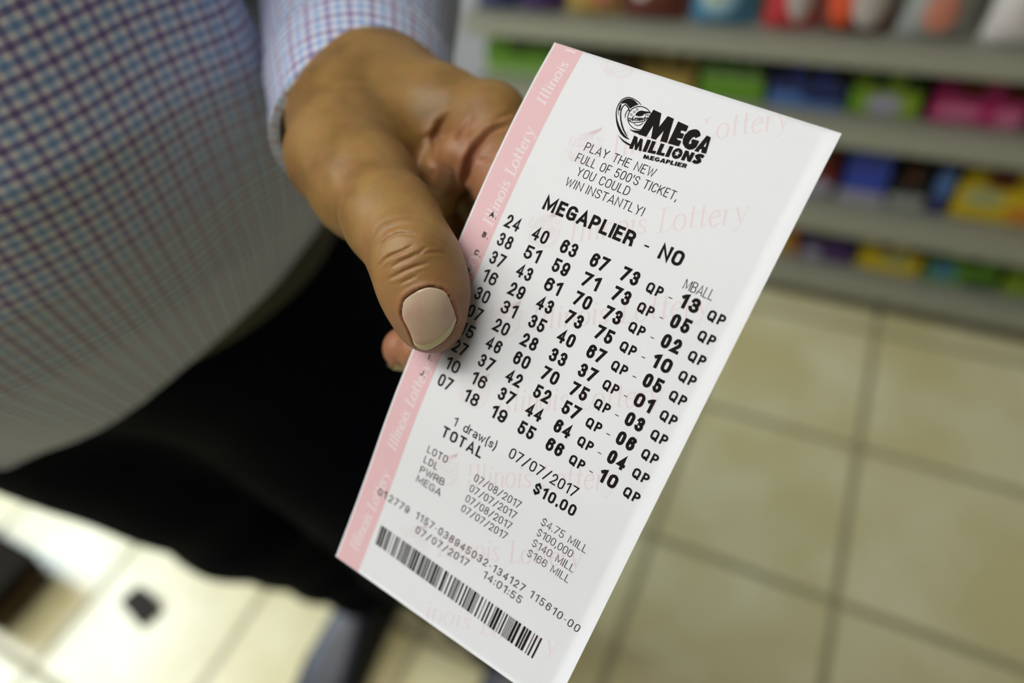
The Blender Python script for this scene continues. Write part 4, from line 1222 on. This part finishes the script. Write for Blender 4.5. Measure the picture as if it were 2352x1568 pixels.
lg.poly(LGP([(28.37, 8.96), (28.51, 8.11), (29.00, 7.40), (29.76, 6.99), (30.75, 6.89), (31.93, 7.12), (33.14, 7.53), (32.38, 8.16), (31.87, 8.83), (31.55, 9.48), (30.85, 9.08), (30.01, 8.58), (29.36, 8.45), (28.81, 8.68)]))
lg.stroke(LGP([(28.42, 9.24), (28.58, 10.08), (28.92, 10.93)]), .5)
lg.stroke(LGP([(29.52, 8.76), (30.36, 9.06), (31.12, 9.59), (31.68, 10.28)]), .32)
lg.stroke(LGP([(31.21, 9.75), (30.99, 10.61), (31.07, 11.55), (31.41, 12.39)]), .20)
cx, cy = np.asarray((35.32, 11.13)), None
ax_, ay_ = np.asarray((38.48, 10.04)) - cx, np.asarray((36.91, 14.25)) - cx
lg.stroke([cx + ax_ * math.cos(i / 40 * 6.2832) + ay_ * math.sin(i / 40 * 6.2832) for i in range(40)], .22, True)
lg.poly(LGP([(34.12, 15.05), (35.07, 15.04), (36.11, 14.85), (37.21, 14.41), (37.05, 15.38), (36.04, 15.45), (35.03, 15.34)]))
lg.stroke(LGP([(32.16, 17.78), (33.11, 18.31), (34.08, 18.73), (35.18, 19.00), (36.62, 19.20)]), [.08, .3, .42, .5, .5])
# little emblem inside the ball
lg.poly(LGP([(33.77, 10.82), (33.81, 10.13), (34.18, 9.40), (34.81, 8.98), (35.71, 8.87), (37.25, 8.57), (37.48, 8.83), (36.28, 9.25), (35.94, 9.67), (35.71, 10.34), (34.80, 10.79)]))
for q in (LGP([(33.37, 12.09), (33.37, 11.53), (33.61, 11.06)]), LGP([(34.31, 11.67), (35.16, 11.47), (36.01, 11.09)]), LGP([(36.52, 10.06), (36.68, 10.57), (36.60, 10.97)]), LGP([(34.31, 12.82), (34.93, 13.28), (35.75, 13.41), (36.47, 12.93), (36.94, 12.00)]), LGP([(32.43, 12.13), (32.63, 12.83), (34.03, 13.01), (35.61, 12.37), (36.93, 11.62), (37.24, 10.94), (37.44, 10.20)]), LGP([(32.43, 12.13), (33.26, 12.23), (34.67, 12.03), (35.92, 11.49), (37.44, 10.20)])):
    lg.stroke(q, .17)
text(lg, 'LOTTERY', (33.04, 12.88), (37.16, 11.39), 0.95, .17, gap=.14)
for px in ((33.44, 9.07), (33.06, 9.99), (32.63, 11.00), (36.54, 9.56), (37.30, 9.58)):
    p = np.asarray(px); lg.stroke([p + np.array([math.cos(i / 8 * 6.28), math.sin(i / 8 * 6.28)]) * .28 for i in range(8)], .10, True)
# heavy lettering drawn as solid outlines inside tapering bands
HV_ = {
    'M': (1.30, [[(-0.00, 1.00), (0.38, 0.96), (0.61, 0.46), (0.69, 0.93), (0.98, 0.90), (1.28, 0.00), (0.99, -0.01), (0.88, 0.41), (0.79, -0.01), (0.58, -0.01), (0.36, 0.47), (0.36, -0.00), (0.00, 0.00)]]),
    'E': (.92, [[(0, 0), (0, 1), (.88, 1), (.88, .76), (.38, .76), (.38, .62), (.80, .62), (.80, .40), (.38, .40), (.38, .24), (.90, .24), (.90, 0)]]),
    'L': (.82, [[(0, 0), (0, 1), (.38, 1), (.38, .25), (.80, .25), (.80, 0)]]),
    'I': (.46, [[(.02, 0), (.02, 1), (.40, 1), (.40, 0)]]),
    'N': (1.0, [[(0, 0), (0, 1), (.34, 1), (.62, .52), (.62, 1), (.96, 1), (.96, 0), (.64, 0), (.34, .50), (.34, 0)]]),
}
def quad(Q_, x, y):
    (a, b, c_, d) = [np.asarray(q, float) for q in Q_]        # top left, top right, bottom right, bottom left
    return (d * (1 - x) + c_ * x) * (1 - y) + (a * (1 - x) + b * x) * y
def heavy(ink, txt, Q_, stroke_w, white=None):
    W_ = {'G': 1.08, 'A': 1.12, 'O': 1.0, 'S': .88, 'P': .88, 'R': .95}
    tot = sum((HV_[ch][0] if ch in HV_ else W_[ch]) + .07 for ch in txt) - .07
    x = 0.0
    for ch in txt:
        w = HV_[ch][0] if ch in HV_ else W_[ch]
        f = lambda pts: [quad(Q_, (x + a) / tot, b) for a, b in pts]
        if ch == 'M':
            f = lambda pts: [quad(Q_, (x + a) / tot, b) for a, b in pts]
        if ch in HV_:
            for o in HV_[ch][1]: ink.poly(f(o))
        elif ch == 'G':
            ring = arc(.52, .5, .52, .50, 35, 325, 22); inn = arc(.52, .5, .18, .24, 45, 320, 22)
            for i in range(22): ink.poly(f([ring[i], ring[i + 1], inn[i + 1], inn[i]]))
            ink.poly(f([(.56, .52), (1.05, .52), (1.05, .30), (.95, .16), (.66, .20), (.70, .34), (.56, .34)]))
        elif ch == 'A':
            ink.poly(f([(0, 0), (.36, 1), (.62, 1), (.50, .66), (.38, 0)])); ink.poly(f([(.36, 1), (.76, 1), (1.10, 0), (.72, 0), (.50, .70)])); ink.poly(f([(.3, .14), (.3, .36), (.84, .36), (.84, .14)]))
        elif ch == 'O':
            ink.poly(f(arc(.48, .5, .48, .52, 0, 345, 23)))
            if white is not None:
                white.poly(f([(.48 + (.30 if i % 2 == 0 else .12) * math.sin(i * math.pi / 5) * .9, .5 + (.32 if i % 2 == 0 else .13) * math.cos(i * math.pi / 5)) for i in range(10)]))
        elif ch == 'S':
            ink.stroke(f([(.80, .80), (.60, .90), (.36, .88), (.20, .74), (.30, .60), (.55, .46), (.64, .30), (.52, .14), (.28, .10), (.06, .20)]), stroke_w)
        elif ch in 'PR':
            ink.poly(f([(0, 0), (0, 1), (.36, 1), (.36, 0)]))
            ring = arc(.48, .68, .40, .32, 95, -95, 10); inn = arc(.44, .68, .10, .11, 95, -95, 10)
            for i in range(10): ink.poly(f([ring[i], ring[i + 1], inn[i + 1], inn[i]]))
            ink.poly(f([(.3, 1), (.5, 1), (.5, .79), (.3, .79)])); ink.poly(f([(.3, .57), (.5, .57), (.5, .36), (.3, .36)]))
            if ch == 'R': ink.poly(f([(.45, .42), (.75, .46), (.95, 0), (.56, 0)]))
        x += w + .07
lg.poly(LGP([(37.80, 7.63), (40.36, 7.90), (41.60, 11.79), (42.39, 8.06), (44.33, 8.24), (45.70, 15.16), (43.77, 15.35), (43.32, 12.13), (42.41, 15.40), (41.03, 15.44), (39.86, 11.74), (39.55, 15.49), (37.09, 15.56)]))
lg.poly(LGP([(45.76, 8.54), (48.97, 8.86), (49.13, 10.55), (47.70, 10.57), (47.77, 11.29), (48.99, 11.35), (49.06, 12.72), (47.74, 12.94), (47.78, 13.37), (49.14, 13.41), (49.17, 14.99), (46.01, 15.23)]))
lg.poly(LGP([(50.64, 9.25), (51.49, 8.98), (52.41, 9.22), (53.04, 9.91), (53.20, 10.37), (52.28, 11.40), (51.94, 11.13), (51.46, 11.43), (51.21, 12.38), (51.24, 13.23), (51.53, 13.51), (51.79, 13.31), (51.91, 12.80), (51.64, 12.77), (51.62, 11.89), (53.61, 11.77), (53.62, 13.66), (53.05, 14.49), (52.03, 14.96), (50.85, 14.76), (49.77, 13.95), (49.28, 12.72), (49.25, 11.34), (49.76, 9.99)]))
lg.poly(LGP([(54.75, 9.65), (56.00, 9.86), (56.84, 14.45), (55.50, 14.58), (55.25, 13.72), (54.74, 13.75), (54.75, 14.67), (53.56, 14.79)]))
lw_.poly(LGP([(55.54, 11.49), (55.38, 12.79), (55.87, 12.79)]))
heavy(lg, 'MILLIONS', ((36.29, 16.32), (56.87, 15.06), (56.80, 17.60), (36.63, 20.14)), 0.95, lw_)
heavy(lg, 'MEGAPLIER', ((41.45, 20.24), (53.72, 18.73), (53.77, 19.93), (41.54, 21.43)), 0.4)
lg.build('printed_logo', M_BLACK, 0.125)
lw_.build('logo_star', M_PAPER, 0.150)

# printed text
tx = Ink()
text(tx, 'PLAY THE NEW', (24.59, 25.10), (46.67, 25.45), 2.6, .24, gap=.13, space=.42)
text(tx, "FULL OF 500'S TICKET,", (23.63, 28.84), (55.27, 29.21), 2.6, .24, gap=.14, space=.42)
text(tx, 'YOU COULD', (25.73, 32.44), (42.36, 32.61), 2.6, .24, gap=.15, space=.42)
text(tx, 'WIN INSTANTLY!', (23.94, 36.25), (48.63, 36.36), 2.6, .24, gap=.13, space=.30)
text(tx, 'MEGAPLIER - NO', (20.65, 44.88), (64.15, 45.15), 4.25, .88, gap=.11, space=.48)
text(tx, 'MBALL', (67.22, 49.96), (75.53, 49.99), 2.9, .22, gap=.10)
ROWS = [[((11.83, 53.85), (16.73, 53.94)), ((21.24, 54.01), (26.34, 54.10)), ((30.84, 54.17), (36.04, 54.26)), ((40.64, 54.33), (45.94, 54.42)), ((50.35, 54.49), (55.65, 54.58)), ((58.35, 54.62), (63.05, 54.70)), ((64.95, 54.74), (66.05, 54.75)), ((68.15, 54.79), (73.55, 54.87)), ((76.25, 54.92), (80.95, 54.99))],
[((11.89, 59.65), (16.79, 59.74)), ((21.33, 59.83), (26.43, 59.92)), ((30.98, 60.00), (36.18, 60.09)), ((40.77, 60.18), (46.07, 60.26)), ((50.47, 60.34), (55.77, 60.44)), ((58.46, 60.49), (63.16, 60.57)), ((65.05, 60.61), (66.15, 60.62)), ((68.23, 60.66), (73.63, 60.75)), ((76.31, 60.80), (81.01, 60.89))],
[((11.93, 65.46), (16.83, 65.56)), ((21.43, 65.64), (26.53, 65.74)), ((31.12, 65.82), (36.32, 65.92)), ((40.89, 66.01), (46.19, 66.11)), ((50.58, 66.20), (55.88, 66.30)), ((58.57, 66.35), (63.27, 66.44)), ((65.15, 66.48), (66.25, 66.50)), ((68.31, 66.53), (73.71, 66.64)), ((76.37, 66.69), (81.07, 66.78))],
[((11.98, 71.26), (16.88, 71.36)), ((21.52, 71.46), (26.62, 71.56)), ((31.25, 71.66), (36.45, 71.76)), ((41.02, 71.85), (46.32, 71.97)), ((50.70, 72.05), (56.00, 72.16)), ((58.69, 72.21), (63.39, 72.31)), ((65.25, 72.35), (66.35, 72.37)), ((68.38, 72.42), (73.78, 72.53)), ((76.42, 72.57), (81.12, 72.67))],
[((12.03, 77.06), (16.93, 77.17)), ((21.61, 77.27), (26.71, 77.38)), ((31.38, 77.48), (36.58, 77.60)), ((41.13, 77.70), (46.43, 77.81)), ((50.82, 77.91), (56.12, 78.02)), ((58.81, 78.08), (63.51, 78.18)), ((65.35, 78.22), (66.45, 78.24)), ((68.47, 78.29), (73.87, 78.40)), ((76.47, 78.46), (81.17, 78.56))],
[((12.07, 82.86), (16.97, 82.98)), ((21.69, 83.08), (26.79, 83.21)), ((31.52, 83.31), (36.72, 83.43)), ((41.27, 83.54), (46.57, 83.65)), ((50.93, 83.76), (56.23, 83.88)), ((58.92, 83.94), (63.62, 84.05)), ((65.45, 84.09), (66.55, 84.12)), ((68.53, 84.16), (73.93, 84.28)), ((76.53, 84.35), (81.23, 84.46))],
[((12.12, 88.67), (17.02, 88.78)), ((21.78, 88.90), (26.88, 89.03)), ((31.65, 89.14), (36.85, 89.27)), ((41.38, 89.38), (46.68, 89.51)), ((51.05, 89.62), (56.35, 89.74)), ((59.04, 89.81), (63.74, 89.92)), ((65.55, 89.96), (66.65, 89.99)), ((68.62, 90.04), (74.02, 90.17)), ((76.58, 90.24), (81.28, 90.35))],
[((12.17, 94.47), (17.07, 94.59)), ((21.87, 94.72), (26.97, 94.85)), ((31.78, 94.97), (36.98, 95.10)), ((41.51, 95.22), (46.81, 95.35)), ((51.17, 95.46), (56.47, 95.61)), ((59.16, 95.67), (63.86, 95.79)), ((65.65, 95.84), (66.75, 95.87)), ((68.69, 95.91), (74.09, 96.05)), ((76.63, 96.12), (81.33, 96.24))],
[((12.20, 100.28), (17.10, 100.41)), ((21.95, 100.54), (27.05, 100.67)), ((31.90, 100.81), (37.10, 100.95)), ((41.61, 101.07), (46.91, 101.22)), ((51.27, 101.33), (56.57, 101.48)), ((59.26, 101.55), (63.96, 101.68)), ((65.74, 101.73), (66.84, 101.76)), ((68.76, 101.81), (74.16, 101.96)), ((76.69, 102.03), (81.39, 102.16))],
[((12.15, 106.13), (17.05, 106.28)), ((21.95, 106.41), (27.06, 106.56)), ((31.97, 106.70), (37.17, 106.85)), ((41.68, 106.98), (46.98, 107.13)), ((51.34, 107.25), (56.65, 107.41)), ((59.33, 107.48), (64.03, 107.62)), ((65.81, 107.66), (66.91, 107.70)), ((68.81, 107.75), (74.22, 107.91)), ((76.72, 107.98), (81.43, 108.11))],
]
NUMS = ['24 40 63 67 73 13', '38 51 59 71 73 05', '37 43 61 70 73 02', '16 29 43 73 75 10', '30 31 35 40 67 05', '07 20 28 33 37 01', '15 46 60 70 75 03', '27 37 42 52 57 06', '10 16 37 44 64 04', '07 18 19 55 66 10']
for row, nums in zip(ROWS, NUMS):
    n = nums.split()
    for k in range(5):
        text(tx, n[k], row[k][0], row[k][1], 4.05, (.64, .70, .75, .80, .84)[k], gap=.14)
    text(tx, 'QP', row[5][0], row[5][1], 2.95, .60, gap=.20)
    text(tx, '-', row[6][0], row[6][1], 2.9, .24)
    text(tx, n[5], row[7][0], row[7][1], 4.05, .94, gap=.15)
    text(tx, 'QP', row[8][0], row[8][1], 2.95, .60, gap=.20)
text(tx, '1 draw(s)', (22.07, 115.00), (37.88, 115.30), 2.9, .36, gap=.10, space=.62)
text(tx, '07/07/2017', (42.40, 115.02), (65.41, 115.72), 3.35, .42, gap=.14)
text(tx, 'TOTAL', (19.88, 120.00), (34.69, 119.94), 3.6, .62, gap=.18)
text(tx, '$10.00', (53.39, 120.77), (67.18, 120.95), 3.55, .66, gap=.17)
for ch, p in (('A', ((6.19, 52.99), (7.74, 52.95))), ('B', ((6.58, 59.32), (7.87, 59.37))), ('C', ((6.51, 65.16), (7.94, 65.14))), ('D', ((6.10, 71.34), (7.54, 71.30))), ('I', ((6.21, 100.47), (6.61, 100.43))), ('J', ((5.61, 106.19), (6.75, 106.08)))):
    text(tx, ch, p[0], p[1], 1.75, .40)
    q = np.asarray(p[1]) + np.array([.6, 0])
    tx.poly([q, q + np.array([.35, 0]), q + np.array([.35, -.35]), q + np.array([0, -.35])])
tx.build('printed_text', M_BLACK, 0.075)
gx = Ink()
text(gx, 'LOTO', (17.53, 127.19), (25.06, 127.04), 2.45, .32, gap=.18)
text(gx, 'LDL', (17.62, 130.79), (22.89, 130.79), 2.45, .32, gap=.18)
text(gx, 'PWRB', (17.54, 134.52), (26.80, 134.25), 2.45, .32, gap=.12)
text(gx, 'MEGA', (17.44, 137.81), (26.96, 138.00), 2.45, .32, gap=.12)
for a, b, s_ in (((35.29, 127.24), (51.85, 127.56), '07/08/2017'), ((35.22, 131.02), (51.87, 131.23), '07/07/2017'), ((35.17, 134.68), (51.77, 135.04), '07/08/2017'), ((35.09, 138.32), (51.67, 138.72), '07/07/2017')):
    text(gx, s_, a, b, 2.5, .27, gap=.15)
for a, b, s_ in (((59.49, 128.19), (74.61, 128.73), '$4.75 MILL'), ((59.55, 131.83), (71.46, 132.31), '$100,000'), ((59.49, 135.60), (73.66, 136.06), '$140 MILL'), ((59.37, 139.28), (73.69, 139.79), '$166 MILL')):
    text(gx, s_, a, b, 2.5, .23, gap=.13, space=.46)
text(gx, '01', (6.41, 149.55), (9.77, 149.23), 2.6, .40, gap=.22)
text(gx, '2779', (10.72, 149.34), (18.97, 149.34), 2.6, .36, gap=.22)
text(gx, '1157-038945032-134127', (21.72, 149.15), (62.94, 150.35), 2.6, .34, gap=.24)
text(gx, '115610-00', (64.95, 150.41), (82.12, 151.71), 2.6, .32, gap=.24)
text(gx, '07/07/2017', (23.52, 153.52), (43.99, 153.63), 2.6, .34, gap=.22)
text(gx, '14:01:55', (49.51, 153.57), (63.55, 154.26), 2.6, .34, gap=.20)
gx.build('small_printed_text', M_GREY, 0.075)

bc = Ink()
b0, b1, b2, b3 = [np.asarray(p) for p in ((11.57, 158.05), (74.51, 159.69), (74.37, 167.18), (11.99, 165.09))]
rnd = random.Random(21)
x = 0.0
pat = []
while x < 0.985:
    w = rnd.choice([1, 1, 1, 2, 2, 3]) * 0.0045; g = rnd.choice([1, 1, 2, 1, 3]) * 0.0045
    pat.append((x, min(x + w, 1.0))); x += w + g
for u0, u1 in pat:
    f = lambda u, v: (b0 * (1 - u) + b1 * u) * (1 - v) + (b3 * (1 - u) + b2 * u) * v
    bc.poly([f(u0, 0), f(u0, 1), f(u1, 1), f(u1, 0)])
bc.build('barcode', M_BLACK, 0.075)
